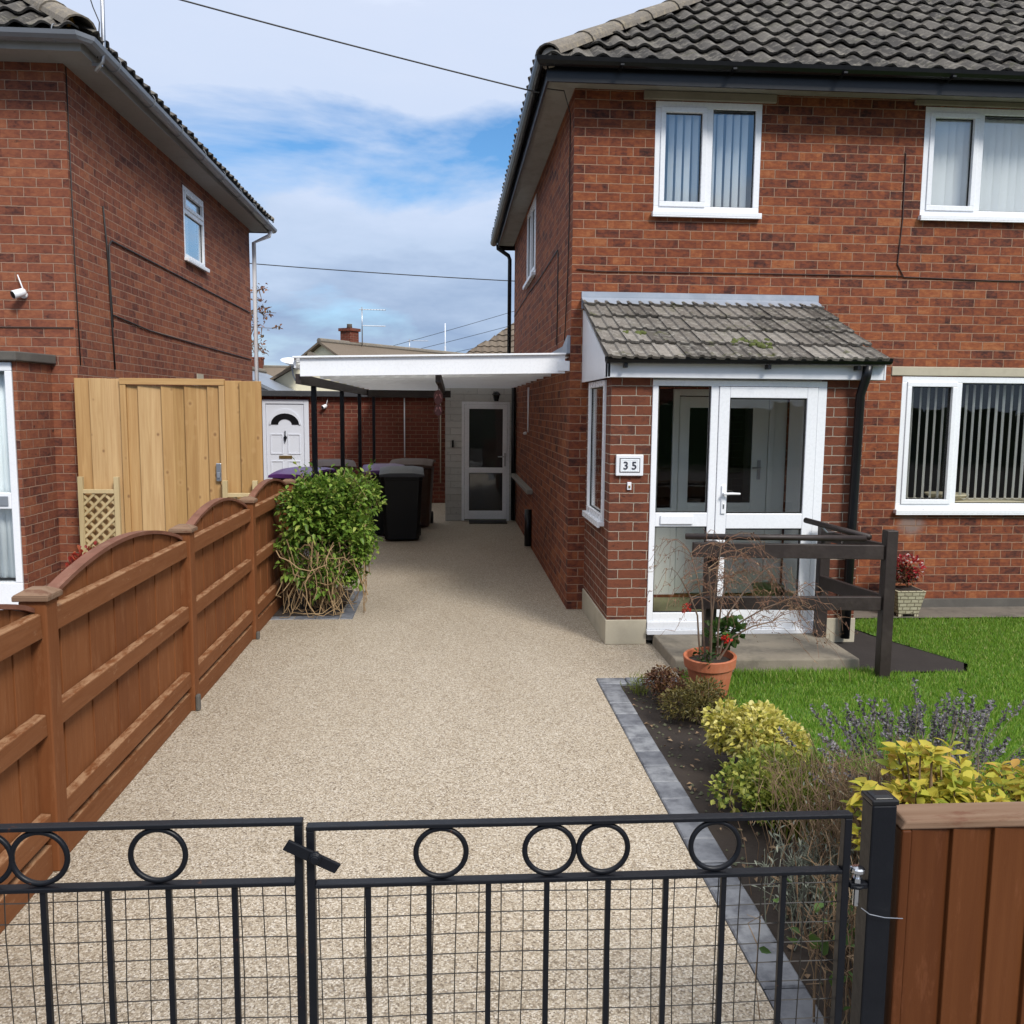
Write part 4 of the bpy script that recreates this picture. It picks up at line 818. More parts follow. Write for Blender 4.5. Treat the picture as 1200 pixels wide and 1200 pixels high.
tube_part('mast_cable', 'cable_black', t, [(-2.93, 7.98, 4.72), (-2.90, 7.97, 5.0), (-2.95, 7.98, 5.12), (-3.0, 7.97, 5.3), (-2.9, 7.98, 5.6)], 0.005, 5)
m = MB(); m.box(-2.985, -2.90, 7.99, 8.01, 4.66, 4.685); m.build('bracket', 'steel', t)

# ------------------------------------------------------------------ carport
K = thing('carport', 'lean-to carport with white fascia, ribbed roof and four slim black posts', 'carport', (-0.1, 12, 0))
def hexr(m, x0, x1, y0, y1, zl0, zl1, zr0, zr1): m.hexa([(x0, y0, zl0), (x1, y0, zr0), (x1, y1, zr0), (x0, y1, zl0), (x0, y0, zl1), (x1, y0, zr1), (x1, y1, zr1), (x0, y1, zl1)])
m = MB(); hexr(m, -1.34, 1.035, 8.10, 8.125, 2.125, 2.285, 2.18, 2.345); hexr(m, -1.40, 1.04, 8.07, 8.14, 2.286, 2.302, 2.346, 2.362); m.box(0.97, 1.075, 8.085, 8.099, 2.20, 2.29); hexr(m, -1.40, -1.38, 8.141, 17.3, 2.20, 2.302, 2.2, 2.302); m.build('fascia', 'white_upvc', K, 0.003)
m = MB()
n = 62; x0, x1 = -1.375, 1.07
for i in range(n):
    a, b = x0 + (x1 - x0) * i / n, x0 + (x1 - x0) * (i + 1) / n; h = 0.022 if i % 4 in (1,) else 0.0
    za, zb = 2.245 + 0.0235 * (a + 1.4) + h, 2.245 + 0.0235 * (b + 1.4) + h
    m.hexa([(a, 8.13, za), (b, 8.13, zb), (b, 17.3, zb), (a, 17.3, za), (a, 8.13, za + .006), (b, 8.13, zb + .006), (b, 17.3, zb + .006), (a, 17.3, za + .006)])
m.build('roof_sheet', 'plastic_sheet', K)
for i in range(11):
    y = 8.75 + 0.8 * i; m = MB(); hexr(m, -1.37, 1.07, y, y + 0.045, 2.15, 2.238, 2.205, 2.295); m.build('rafter', 'white_board', K)
m = MB(); m.box(-1.385, -1.335, 8.13, 17.2, 2.06, 2.148); m.build('side_beam', 'rail_wood', K)
for y in (9.0, 11.3, 13.45, 15.9):
    m = MB(); m.box(-1.385, -1.335, y, y + 0.05, 0.0, 2.059); m.box(-1.42, -1.30, y - 0.035, y + 0.085, 0.0, 0.012); m.build('post', 'black_iron', K, 0.003)
m = MB(); m.box(-1.33, 0.0, 14.42, 14.5, 2.03, 2.14); m.build('cross_beam', 'rail_wood', K)
m = MB(); m.box(-0.14, -0.09, 8.2, 14.4, 2.09, 2.175); m.build('centre_beam', 'rail_wood', K)
t = thing('hanging_ornament', 'dark red wind ornament with pale scrolls hanging under the carport', 'ornament', (-0.12, 8.65, 2.1))
tube_part('cord', 'cable_brown', t, [(-0.12, 8.65, 2.09), (-0.12, 8.65, 2.02)], 0.004, 5)
def disc(c, rx_, rz_, name):
    m = MB(); n = 24; P0 = [(c[0] + rx_ * math.cos(a), c[1], c[2] + rz_ * math.sin(a)) for a in [2 * math.pi * k / n for k in range(n)]]; m.prism(P0, (0, 0.012, 0)); d = m.build(name, 'ornament_red', t, 0.004)
    m = MB()
    for s in (-1, 1): m.tube([(c[0] + s * (0.008 + 0.022 * q), c[1] - 0.004, c[2] + 0.02 * math.sin(5.5 * q) + 0.01) for q in [k / 8 for k in range(9)]], 0.004, 5)
    m.build('scroll', 'ornament_pink', d, smooth=True)
disc((-0.12, 8.645, 1.96), 0.045, 0.07, 'upper_disc'); disc((-0.12, 8.645, 1.835), 0.04, 0.055, 'lower_disc')
m = MB(); m.tube([(-0.12, 8.65, 1.78), (-0.11, 8.65, 1.68), (-0.125, 8.65, 1.60), (-0.118, 8.65, 1.52)], 0.004, 5); m.build('tail', 'cable_brown', t)

# ------------------------------------------------------------------ rear annexe and garages
A = thing('rear_annexe', 'small white painted annexe with a glazed back door under the carport', 'outbuilding', (0.4, 15, 0))
YA = 14.70; FA = Fr((0, YA, 0), (1, 0, 0), (0, -1, 0))
m = MB(); m.wall(FA, -0.09, 1.075, 0, 2.19, [(0.18, 0.97, 0.0, 1.97)], 0.12); m.wall(Fr((-0.09, 0, 0), (0, 1, 0), (-1, 0, 0)), YA, 17.2, 0, 2.19); m.build('wall', 'painted_block', A)
m = MB(); m.box(0.18, 0.225, YA - 0.01, YA + 0.06, 0.0, 1.97); m.box(0.935, 0.97, YA - 0.01, YA + 0.06, 0.0, 1.97); m.box(0.225, 0.935, YA - 0.01, YA + 0.06, 1.93, 1.97); m.build('door_frame', 'white_upvc', A, 0.004)
ad = glazed_door(A, 0.228, 0.932, 0.03, 1.928, YA, 0.075, 0.80, 0.89, 'clear_glass', bot=0.14)
lever(ad, 0.895, YA - 0.02, 1.02, -1, 'steel')
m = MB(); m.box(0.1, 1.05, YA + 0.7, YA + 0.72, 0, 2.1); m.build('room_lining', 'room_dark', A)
m = MB(); m.box(0.015, 0.05, YA - 0.03, YA - 0.001, 1.22, 1.34); m.build('key_safe', 'black_plastic', A, 0.004)
t = thing('wall_lamp', 'dark lantern wall lamp above the annexe back door', 'lamp', (0.74, YA, 2.05))
m = MB(); m.box(0.70, 0.78, YA - 0.025, YA - 0.001, 2.04, 2.14); m.tube([(0.74, YA - 0.02, 2.11), (0.74, YA - 0.12, 2.13)], 0.01, 6); m.build('bracket', 'black_iron', t)
m = MB(); m.lathe((0.74, YA - 0.13, 1.98), [(0.035, 0), (0.06, 0.1)], 6); m.build('lantern', 'dark_glass', t)
m = MB(); m.lathe((0.74, YA - 0.13, 2.08), [(0.075, 0), (0.05, 0.04), (0.008, 0.06)], 6); m.build('lantern_cap', 'black_iron', t)
tag(MB().box(0.30, 0.92, YA - 0.42, YA - 0.05, 0.001, 0.018).build('door_mat', 'rubber', None, 0.004), 'black rubber mat in front of the annexe back door', 'mat')
tube_part('downpipe', 'black_plastic', H, [(1.03, YA - 0.06, 2.2), (1.03, YA - 0.06, 0.02)], 0.036, 10)
G = thing('garage', 'low brick garage with flat black roof edge and white panelled side door', 'garage', (-3, 19, 0))
YG = 17.5; FG = Fr((0, YG, 0), (1, 0, 0), (0, -1, 0))
m = MB(); m.wall(FG, -7, 0.3, 0, 2.06, [(-3.62, -2.74, 0, 2.0)], 0.1); m.add([(0.3, YG, 0), (0.3, 23, 0), (0.3, 23, 2.06), (0.3, YG, 2.06)], [(0, 1, 2, 3)]); m.add([(-7, YG, 0), (-7, 23, 0), (-7, 23, 2.06), (-7, YG, 2.06)], [(0, 1, 2, 3)]); m.build('wall', 'brick_garage', G)
m = MB(); m.box(-7.1, 0.4, YG - 0.12, 23.1, 2.061, 2.17); m.build('roof', 'felt_roof', G, 0.01)
m = MB(); m.box(-3.62, -3.56, YG - 0.02, YG + 0.06, 0, 2.0); m.box(-2.83, -2.74, YG - 0.02, YG + 0.06, 0, 2.0); m.box(-3.56, -2.83, YG - 0.02, YG + 0.06, 1.92, 2.0); gdf = m.build('door_frame', 'door_white', G, 0.004)
m = MB(); m.box(-3.555, -2.835, YG, YG + 0.05, 0.02, 1.915)
def panel(m, x0, x1, z0, z1, y, e=0.018):
    for q in ((x0, x1, z1 - e, z1), (x0, x1, z0, z0 + e), (x0, x0 + e, z0 + e, z1 - e), (x1 - e, x1, z0 + e, z1 - e)): m.box(q[0], q[1], y - 0.012, y - 0.0005, q[2], q[3])
for x0, x1 in ((-3.48, -3.24), (-3.15, -2.91)):
    panel(m, x0, x1, 0.95, 1.34, YG); panel(m, x0, x1, 0.2, 0.82, YG)
gd = m.build('door', 'door_white', gdf, 0.003)
def fan(r0, r1, y, th, n=14):
    c = (-3.195, 1.52); P0 = [(c[0] + r1 * math.cos(a), y, c[1] + r1 * math.sin(a)) for a in [math.pi * k / n for k in range(n + 1)]]
    P1 = [(c[0] + r0 * math.cos(a), y, c[1] + r0 * 0.8 * math.sin(a)) for a in [math.pi * k / n for k in range(n, -1, -1)]]
    m = MB()
    for k in range(n): m.prism([P0[k], P0[k + 1], P1[n - k - 1], P1[n - k]], (0, -th, 0))
    return m
fan(0.13, 0.27, YG - 0.001, 0.008).build('fanlight', 'black_plastic', gdf)
fan(0.27, 0.30, YG - 0.001, 0.02).build('fanlight_trim', 'door_white', gdf)
m = MB(); m.lathe((-3.195, YG - 0.012, 1.27), [(0.035, 0), (0.02, 0.012), (0, 0.015)], 12, (0, -1, 0), caps=False); m.tube([(-3.195, YG - .02, 1.40), (-3.195, YG - .02, 1.28)], 0.010, 6); m.tube([(-3.195, YG - .02, 1.28), (-3.195, YG - 0.03, 1.19)], [0.028, 0.012], 8); m.build('knocker', 'black_iron', gdf)
m = MB(); m.box(-3.32, -3.07, YG - 0.012, YG - 0.0006, 0.86, 0.92); m.build('letter_plate', 'brass', gdf, 0.003)
security_camera((-2.42, YG, 1.87), (0.03, 0.0, 0.13), 'white security camera on the low brick garage wall beside white side door')
tube_part('conduit', 'white_board', G, [(-0.90, YG - 0.012, 2.05), (-0.90, YG - 0.012, 0.9)], 0.012, 6)
tube_part('conduit', 'cream_stone', G, [(-0.20, YG - 0.012, 2.05), (-0.20, YG - 0.012, 0.4)], 0.012, 6)

# ------------------------------------------------------------------ new timber fence between house and drive
YT = 7.98
T = thing('timber_fence', 'tall new yellow timber fence panel with plain gate in its middle', 'fence', (-2.45, YT, 0))
def boards(m, x0, x1, z0, z1, y, wd, th=0.018, lap=0.012):
    x = x0; k = 0
    while x < x1 - 0.02:
        b = min(x + wd + lap, x1); t = th + (0.012 if k % 2 else 0)
        e = U(-.002, .002); m.hexa([(x, y - t - 0.010, z0), (b, y - t + 0.004, z0), (b, y, z0), (x, y, z0), (x, y - t - 0.010, z1 + e), (b, y - t + 0.004, z1 + e), (b, y, z1 + e), (x, y, z1 + e)]); x += wd; k += 1
m = MB(); boards(m, -3.235, -2.85, 0.05, 2.085, YT, 0.128); boards(m, -1.965, -1.655, 0.05, 2.075, YT, 0.128); m.build('side_boards', 'new_wood', T, 0.003)
m = MB(); boards(m, -2.80, -2.015, 0.08, 2.03, YT, 0.098, 0.012, 0.004); tg = m.build('gate', 'new_wood', T, 0.003)
m = MB(); m.box(-2.85, -2.80, YT - 0.045, YT, 0.05, 2.034); m.box(-2.013, -1.966, YT - 0.045, YT, 0.05, 2.034); m.build('gate_post', 'new_wood', T, 0.003)
m = MB(); m.box(-2.85, -1.966, YT - 0.05, YT, 2.035, 2.09); m.build('top_rail', 'new_wood_across', T, 0.003)
m = MB(); m.box(-2.05, -2.005, YT - 0.06, YT - 0.0455, 1.20, 1.36); m.build('lock_plate', 'steel', tg, 0.006)
m = MB(); m.box(-2.04, -2.015, YT - 0.075, YT - 0.0605, 1.23, 1.28); m.build('latch', 'grey_plastic', tg, 0.004)
def trellis(x0, x1, z1, label):
    y = YT - 0.085; t = thing('trellis_panel', label, 'trellis', ((x0 + x1) / 2, y, 0), 'lattice trellis panels')
    m = MB(); m.box(x0, x0 + 0.042, y - 0.02, y + 0.02, 0.0, z1 + 0.11); m.box(x1 - 0.042, x1, y - 0.02, y + 0.02, 0, z1 + 0.11); m.box(x0 + .042, x1 - .042, y - 0.018, y + 0.018, z1 - 0.035, z1); m.box(x0 + .042, x1 - .042, y - 0.018, y + 0.018, 0.30, 0.335); m.build('frame', 'lattice_wood', t, 0.003)
    m = MB(); a0, a1, b0, b1 = x0 + .042, x1 - .042, 0.335, z1 - 0.035; s = 0.095
    for sgn, yy in ((1, y - 0.006), (-1, y + 0.004)):
        k = -14
        while k < 20:
            c = b0 + k * s; pts = []
            xa, xb = a0, a1
            za = c if sgn > 0 else c + (a1 - a0); zb = c + (a1 - a0) if sgn > 0 else c
            # clip to the frame
            def clip(xa, za, xb, zb):
                d = (zb - za) / (xb - xa)
                if za < b0: xa += (b0 - za) / d if d > 0 else 0; za = max(za, b0) if d > 0 else za
                if za > b1 and d < 0: xa += (b1 - za) / d; za = b1
                if zb > b1 and d > 0: xb -= (zb - b1) / d; zb = b1
                if zb < b0 and d < 0: xb -= (zb - b0) / d; zb = b0
                return xa, za, xb, zb
            xa, za, xb, zb = clip(xa, za, xb, zb)
            if xb - xa > 0.015 and b0 - .01 <= min(za, zb) and max(za, zb) <= b1 + .01: m.bar((xa, yy, za), (xb, yy, zb), 0.008, 0.024, (0, 0, 1)) if False else m.prism([(xa, yy - .004, za - .015), (xb, yy - .004, zb - .015), (xb, yy - .004, zb + .015), (xa, yy - .004, za + .015)], (0, 0.008, 0))
            k += 1
    m.build('lattice', 'lattice_wood', t)
trellis(-3.215, -2.87, 1.13, 'small lattice trellis against the timber fence beside the brick wall')
trellis(-1.99, -1.69, 1.10, 'small lattice trellis right of the timber gate, mostly behind brown fence')

# ------------------------------------------------------------------ brown arched fence along the drive
B = thing('arched_fence', 'reddish brown arch-topped timber fence panels with capped posts along the drive', 'fence', (-1.6, 5.3, 0))
PY = [1.72, 3.52, 5.42, 7.12, 8.92]
XF = -1.60
for i, y in enumerate(PY):
    m = MB(); m.box(XF - 0.06, XF + 0.045, y - 0.05, y + 0.05, 0.0, 1.10); po = m.build('post', 'stained_board', B, 0.006)
    m = MB(); e = 0.068; m.hexa([(XF - .0075 - e, y - e, 1.101), (XF - .0075 + e, y - e, 1.101), (XF - .0075 + e, y + e, 1.101), (XF - .0075 - e, y + e, 1.101), (XF - .0075 - e, y - e, 1.122), (XF - .0075 + e, y - e, 1.122), (XF - .0075 + e, y + e, 1.122), (XF - .0075 - e, y + e, 1.122)])
    m.hexa([(XF - .0075 + a * .068, y + b * .068, 1.1225) for a, b in ((-1, -1), (1, -1), (1, 1), (-1, 1))] + [(XF - .0075 + a * .03, y + b * .03, 1.145) for a, b in ((-1, -1), (1, -1), (1, 1), (-1, 1))]); m.build('post_cap', 'weathered_cap', po, 0.004)
    if i in (2, 3):
        m = MB(); m.box(XF + 0.046, XF + 0.07, y - 0.055, y - 0.01, 0.0, 0.10 if i == 2 else 0.06); m.build('post_spur', 'dark_stone', po, 0.008)
for i in range(len(PY) - 1):
    y0, y1 = PY[i] + 0.055, PY[i + 1] - 0.055; L_ = y1 - y0
    top = lambda y: 1.055 + 0.135 * math.sin(math.pi * min(max((y - y0) / L_, 0), 1)) ** 0.8
    m = MB(); nb = 12; wv = L_ / nb
    for k in range(nb):
        a, b = y0 + k * wv, y0 + (k + 1) * wv - 0.002 + 0.0; t = 0.0 if k % 2 else 0.006
        m.hexa([(XF - 0.03 - t, a, 0.12), (XF - 0.016 - t, a, 0.12), (XF - 0.016 - t, b, 0.12), (XF - 0.03 - t, b, 0.12), (XF - 0.03 - t, a, top(a)), (XF - 0.016 - t, a, top(a)), (XF - 0.016 - t, b, top(b)), (XF - 0.03 - t, b, top(b))])
    pa = m.build('panel', 'stained_board', B, 0.002)
    m = MB(); q = [y0 + L_ * k / 24 for k in range(25)]
    for a, b in zip(q[:-1], q[1:]): m.hexa([(XF - 0.05, a, top(a) + .001), (XF + 0.004, a, top(a) + .001), (XF + 0.004, b, top(b) + .001), (XF - 0.05, b, top(b) + .001), (XF - 0.05, a, top(a) + .02), (XF + 0.004, a, top(a) + .02), (XF + 0.004, b, top(b) + .02), (XF - 0.05, b, top(b) + .02)])
    m.build('arch_capping', 'stained_arch', pa)
    for z0, z1 in ((0.955, 1.055), (0.565, 0.655), (0.155, 0.25)):
        m = MB(); m.hexa([(XF - 0.0155, y0, z0), (XF + 0.03, y0, z0), (XF + 0.03, y1, z0), (XF - 0.0155, y1, z0), (XF - 0.0155, y0, z1), (XF + 0.026, y0, z1 - 0.004), (XF + 0.026, y1, z1 - 0.004), (XF - 0.0155, y1, z1)]); m.build('rail', 'stained_rail', pa, 0.005)
    m = MB(); m.box(XF - 0.03, XF + 0.022, y0, y1, 0.0, 0.118); m.build('gravel_board', 'stained_rail', pa, 0.004)

# ------------------------------------------------------------------ metal gates
def gate_leaf(name, label, x0, x1, y, ztop, zmid, bars, rings, hinge_side):
    t = thing(name, label, 'gate', ((x0 + x1) / 2, y, 0), 'black iron drive gates')
    s = 0.009
    m = MB(); m.box(x0, x1, y - 0.013, y + 0.013, ztop - 0.010, ztop); m.build('top_rail', 'black_iron', t, 0.002)
    m = MB(); m.box(x0 + 0.018, x1 - 0.018, y - 0.013, y + 0.013, zmid - 0.010, zmid); m.build('middle_rail', 'black_iron', t, 0.002)
    m = MB(); m.box(x0 + 0.018, x1 - 0.018, y - 0.011, y + 0.011, 0.08, 0.098); m.build('bottom_rail', 'black_iron', t, 0.002)
    for xa in (x0, x1 - 0.018): m = MB(); m.box(xa, xa + 0.018, y - 0.012, y + 0.012, 0.07, ztop - 0.0105); m.build('stile', 'black_iron', t, 0.002)
    for b in bars: MB().box(b - 0.0062, b + 0.0062, y - 0.0062, y + 0.0062, 0.0985, zmid - 0.0105).build('bar', 'black_iron', t, 0.001)
    for r in rings: MB().ring((r, y, (ztop - 0.01 + zmid) / 2), (ztop - 0.01 - zmid) / 2 - 0.0062, 0.0063, (0, 1, 0), 44, 8).build('ring', 'black_iron', t, smooth=True)
    m = MB(); yb = y + 0.012; x = x0 + 0.025; 
    sag = lambda u: 0.003 * math.sin(9 * u + zmid * 40)
    while x < x1 - 0.02:
        m.tube([(x + sag(z + x), yb + 0.002 * math.sin(z * 20 + x * 9), z) for z in np.linspace(0.1, zmid - 0.012, 7)], 0.0014, 5); x += 0.0508
    z = zmid - 0.045
    while z > 0.1:
        m.tube([(u, yb + 0.0024, z + sag(u) * 0.8) for u in np.linspace(x0 + 0.01, x1 - 0.01, 9)], 0.0014, 5); z -= 0.049
    m.build('wire_mesh', 'wire_mesh', t)
    return t
gl = gate_leaf('metal_gate', 'left leaf of black iron drive gate with rings and wire mesh', -1.56, -0.326, 1.90, 0.945, 0.805, (-1.43, -1.295, -1.16, -1.024, -0.889, -0.752, -0.621, -0.478), (-1.28, -1.01, -0.893, -0.641), 'left')
gr = gate_leaf('metal_gate', 'right leaf of black iron drive gate carrying the swivel latch', -0.318, 0.924, 1.90, 0.932, 0.797, (-0.184, -0.048, 0.086, 0.219, 0.36, 0.494, 0.629, 0.771), (-0.021, 0.224, 0.347, 0.606), 'right')
m = MB(); m.bar((-0.362, 1.878, 0.90), (-0.25, 1.878, 0.848), 0.008, 0.028, (0, -1, 0)) if False else m.prism([(-0.366, 1.868, 0.890), (-0.352, 1.868, 0.912), (-0.24, 1.868, 0.852), (-0.254, 1.868, 0.832)], (0, 0.008, 0))
m.lathe((-0.295, 1.868, 0.872), [(0.014, 0), (0.014, 0.008), (0.009, 0.009), (0.009, 0.016)], 12, (0, -1, 0)); m.box(-0.30, -0.29, 1.8761, 1.887, 0.867, 0.877); m.build('latch', 'black_iron', gr, 0.002)
# posts, hinge and the close-boarded panel
t = thing('gate_post', 'square black metal gate post with flat cap between gate and brown fence', 'post', (0.995, 1.905, 0))
m = MB(); m.box(0.966, 1.024, 1.88, 1.935, 0.0, 0.955); m.build('shaft', 'black_iron', t, 0.004)
m = MB(); m.box(0.963, 1.027, 1.877, 1.938, 0.9555, 0.968); m.hexa([(0.970, 1.884, 0.9681), (1.020, 1.884, 0.9681), (1.020, 1.931, 0.9681), (0.970, 1.931, 0.9681), (0.978, 1.892, 0.974), (1.012, 1.892, 0.974), (1.012, 1.923, 0.974), (0.978, 1.923, 0.974)]); m.build('cap', 'black_plastic', t, 0.003)
m = MB(); m.tube([(0.942, 1.89, 0.79), (0.942, 1.89, 0.71)], 0.007, 10); m.lathe((0.942, 1.89, 0.79), [(0.015, 0), (0.017, 0.003), (0.017, 0.010), (0.013, 0.013), (0, 0.014)], 16, caps=False); m.lathe((0.942, 1.89, 0.768), [(0.012, 0), (0.012, 0.01)], 6); m.build('hinge_bolt', 'chrome', t, smooth=False)
m = MB(); m.box(0.925, 0.9655, 1.882, 1.902, 0.752, 0.766); m.ring((0.942, 1.89, 0.758), 0.012, 0.005, (0, 0, 1), 16, 6); m.build('hinge_lug', 'black_iron', t, 0.002)
m = MB(); m.tube([(0.945, 1.868, 0.715), (0.965, 1.866, 0.70), (1.0, 1.864, 0.692), (1.045, 1.866, 0.687)], 0.0012, 5); m.build('tie_wire', 'steel', t)
E = thing('board_fence', 'reddish brown close-boarded fence panel with weathered top rail at the street', 'fence', (1.9, 1.93, 0))
m = MB(); x = 1.062; k = 0
while x < 3.6:
    w_ = 0.1; y = 1.905
    m.hexa([(x, y - 0.024, 0.03), (x + w_ + 0.012, y - 0.012, 0.03), (x + w_ + 0.012, y - 0.004, 0.03), (x, y - 0.006, 0.03), (x, y - 0.024, 0.896), (x + w_ + 0.012, y - 0.012, 0.896), (x + w_ + 0.012, y - 0.004, 0.896), (x, y - 0.006, 0.896)]); x += w_ 
m.build('boards', 'stained_panel', E, 0.003)
m = MB(); m.box(1.037, 1.060, 1.875, 1.95, 0.02, 0.896); m.build('end_batten', 'stained_panel', E, 0.004)
m = MB(); m.hexa([(1.034, 1.876, 0.897), (3.6, 1.876, 0.897), (3.6, 1.955, 0.897), (1.034, 1.955, 0.897), (1.046, 1.878, 0.916), (3.6, 1.878, 0.916), (3.6, 1.953, 0.925), (1.046, 1.953, 0.925)]); m.build('capping', 'weathered_cap', E, 0.004)
m = MB(); m.box(1.062, 3.6, 1.906, 1.945, 0.70, 0.78); m.box(1.062, 3.6, 1.906, 1.945, 0.2, 0.28); m.build('back_rail', 'stained_panel', E)

# ------------------------------------------------------------------ wheelie bins
def wheelie(loc, rz, body, lid, label, lift=0.0, W=0.58):
    t = thing('wheelie_bin', label, 'bin', loc, 'wheelie bins'); t.rotation_euler[2] = rz
    Mx = Matrix.Translation(-Vector(loc)); PINV[t.name] = Matrix()
    w2, w1, d2, d1 = W / 2, W / 2 - 0.05, 0.35, 0.27; 
    m = MB(); Z = [0.03, 0.5, 0.88]; 
    def sec(z, f, y_off=0): a = w1 + (w2 - w1) * f; d = d1 + (d2 - d1) * f; c = 0.045; return [(-a + c, -d, z), (a - c, -d, z), (a, -d + c, z), (a, d - c, z), (a - c, d, z), (-a + c, d, z), (-a, d - c, z), (-a, -d + c, z)]
    vs = []; rows = [(0.03, 0.0), (0.10, 0.08), (0.5, 0.5), (0.86, 0.86), (0.865, 0.95), (0.93, 1.0)]
    for z, f in rows: vs += sec(z, f)
    fs = [(r * 8 + j, r * 8 + (j + 1) % 8, (r + 1) * 8 + (j + 1) % 8, (r + 1) * 8 + j) for r in range(len(rows) - 1) for j in range(8)] + [tuple(range(8))[::-1], tuple(40 + j for j in range(8))]
    m.add(vs, fs); m.box(-w1 + 0.06, -w1 + 0.08, -d1 - 0.042, -d1 - 0.0, 0.12, 0.7) if False else None
    m.build('body', body, t, 0.008)
    m = MB(); n = 10; vs = []
    for i in range(n + 1):
        f = i / n; yv = -d2 - 0.035 + (2 * d2 + 0.05) * f; z = 0.945 + 0.055 * f + 0.055 * math.sin(math.pi * min(f * 1.05, 1)) * 0.7 + lift
        for xx, dz_ in ((-w2 - 0.02, -0.035), (-w2 - 0.015, 0.0), (-w2 * 0.55, 0.022), (w2 * 0.55, 0.022), (w2 + 0.015, 0.0), (w2 + 0.02, -0.035)): vs.append((xx, yv, z + dz_))
    fs = [(i * 6 + j, i * 6 + j + 1, (i + 1) * 6 + j + 1, (i + 1) * 6 + j) for i in range(n) for j in range(5)] + [(0, 5, 4, 3, 2, 1), tuple(n * 6 + j for j in range(6)), ]
    fs += [(i * 6, (i + 1) * 6, (i + 1) * 6 + 5, i * 6 + 5) for i in range(n)]
    m.add(vs, fs); m.build('lid', lid, t, 0.006)
    m = MB(); m.tube([(-w2 + 0.04, d2 + 0.05, 0.97), (w2 - 0.04, d2 + 0.05, 0.97)], 0.018, 10)
    for s in (-1, 1): m.tube([(s * (w2 - 0.06), d2, 0.90), (s * (w2 - 0.06), d2 + 0.05, 0.97)], 0.018, 8)
    m.build('handle', body, t, smooth=True)
    for s in (-1, 1):
        m = MB(); m.lathe((s * (w1 + 0.005), d1 + 0.05, 0.1), [(0.02, -0.025), (0.095, -0.025), (0.1, -0.015), (0.1, 0.015), (0.095, 0.025), (0.02, 0.025)], 20, (1, 0, 0)); m.build('wheel', 'rubber', t)
    return t
wheelie((-0.69, 12.62, 0), 0.05, 'bin_black', 'bin_lid_grey', 'black wheelie bin with grey-black lid standing foremost under the carport')
wheelie((-0.60, 14.05, 0), -0.05, 'bin_brown', 'bin_brown', 'brown wheelie bin with brown lid, right behind the black bin', 0.03, 0.64)
wheelie((-0.98, 13.15, 0), 0.08, 'bin_black', 'bin_purple', 'black wheelie bin with purple lid, half behind the foremost black bin')
wheelie((-2.02, 12.3, 0), -0.35, 'bin_black', 'bin_purple', 'purple-lidded wheelie bin beyond the brown fence, in front of the white side door')
wheelie((-1.72, 13.2, 0), 0.2, 'bin_brown', 'bin_brown', 'brown wheelie bin beyond the brown fence, behind the leafy climber', 0.06)

# ------------------------------------------------------------------ ramp railing
Rr = thing('wooden_railing', 'dark brown timber railing round the doorstep corner with round handrails', 'railing', (2.6, 6.1, 0))
for (x, y, h) in ((3.03, 5.88, 1.045), (1.82, 6.02, 0.95), (2.92, 6.70, 0.98)):
    m = MB(); m.box(x - 0.04, x + 0.04, y - 0.04, y + 0.04, 0.0 if x != 2.92 else 0.083, h); m.build('post', 'rail_wood', Rr, 0.005)
m = MB(); m.box(1.70, 2.988, 5.865, 5.905, 0.83, 0.945) if False else m.hexa([(1.66, 5.86 + .05, 0.855), (2.989, 5.86, 0.84), (2.989, 5.90, 0.84), (1.66, 5.95, 0.855), (1.66, 5.91, 0.955), (2.989, 5.86, 0.94), (2.989, 5.90, 0.94), (1.66, 5.95, 0.955)]); m.build('rail', 'rail_wood', Rr, 0.004)
m = MB(); m.hexa([(1.64, 5.91, 0.49), (2.989, 5.86, 0.48), (2.989, 5.90, 0.48), (1.64, 5.95, 0.49), (1.66, 5.91, 0.575), (2.989, 5.86, 0.58), (2.989, 5.90, 0.58), (1.66, 5.95, 0.575)]); m.build('rail', 'rail_wood', Rr, 0.004)
m = MB(); m.bar((3.03, 5.925, 0.53), (2.90, 6.655, 0.53), 0.04, 0.1); m.build('rail', 'rail_wood', Rr, 0.004)
m = MB(); m.bar((3.03, 5.925, 0.90), (2.90, 6.655, 0.90), 0.04, 0.08); m.build('rail', 'rail_wood', Rr, 0.004)
m = MB(); m.tube([(1.60, 5.90, 1.0), (2.86, 5.89, 0.985)], 0.021, 10); m.build('handrail', 'rail_wood', Rr, smooth=True)
m = MB(); m.tube([(2.92, 5.95, 0.985), (2.70, 6.55, 1.03)], 0.021, 10); m.build('handrail', 'rail_wood', Rr, smooth=True)
m = MB()
for p in ((1.9, 5.90), (2.7, 5.885)): m.tube([(p[0], p[1], 0.98), (p[0], p[1] + .02, 0.95)], 0.006, 6)
m.tube([(2.76, 6.38, 1.0), (2.80, 6.38, 0.96), (2.93, 6.55, 0.94)], 0.006, 6); m.build('bracket', 'steel', Rr)

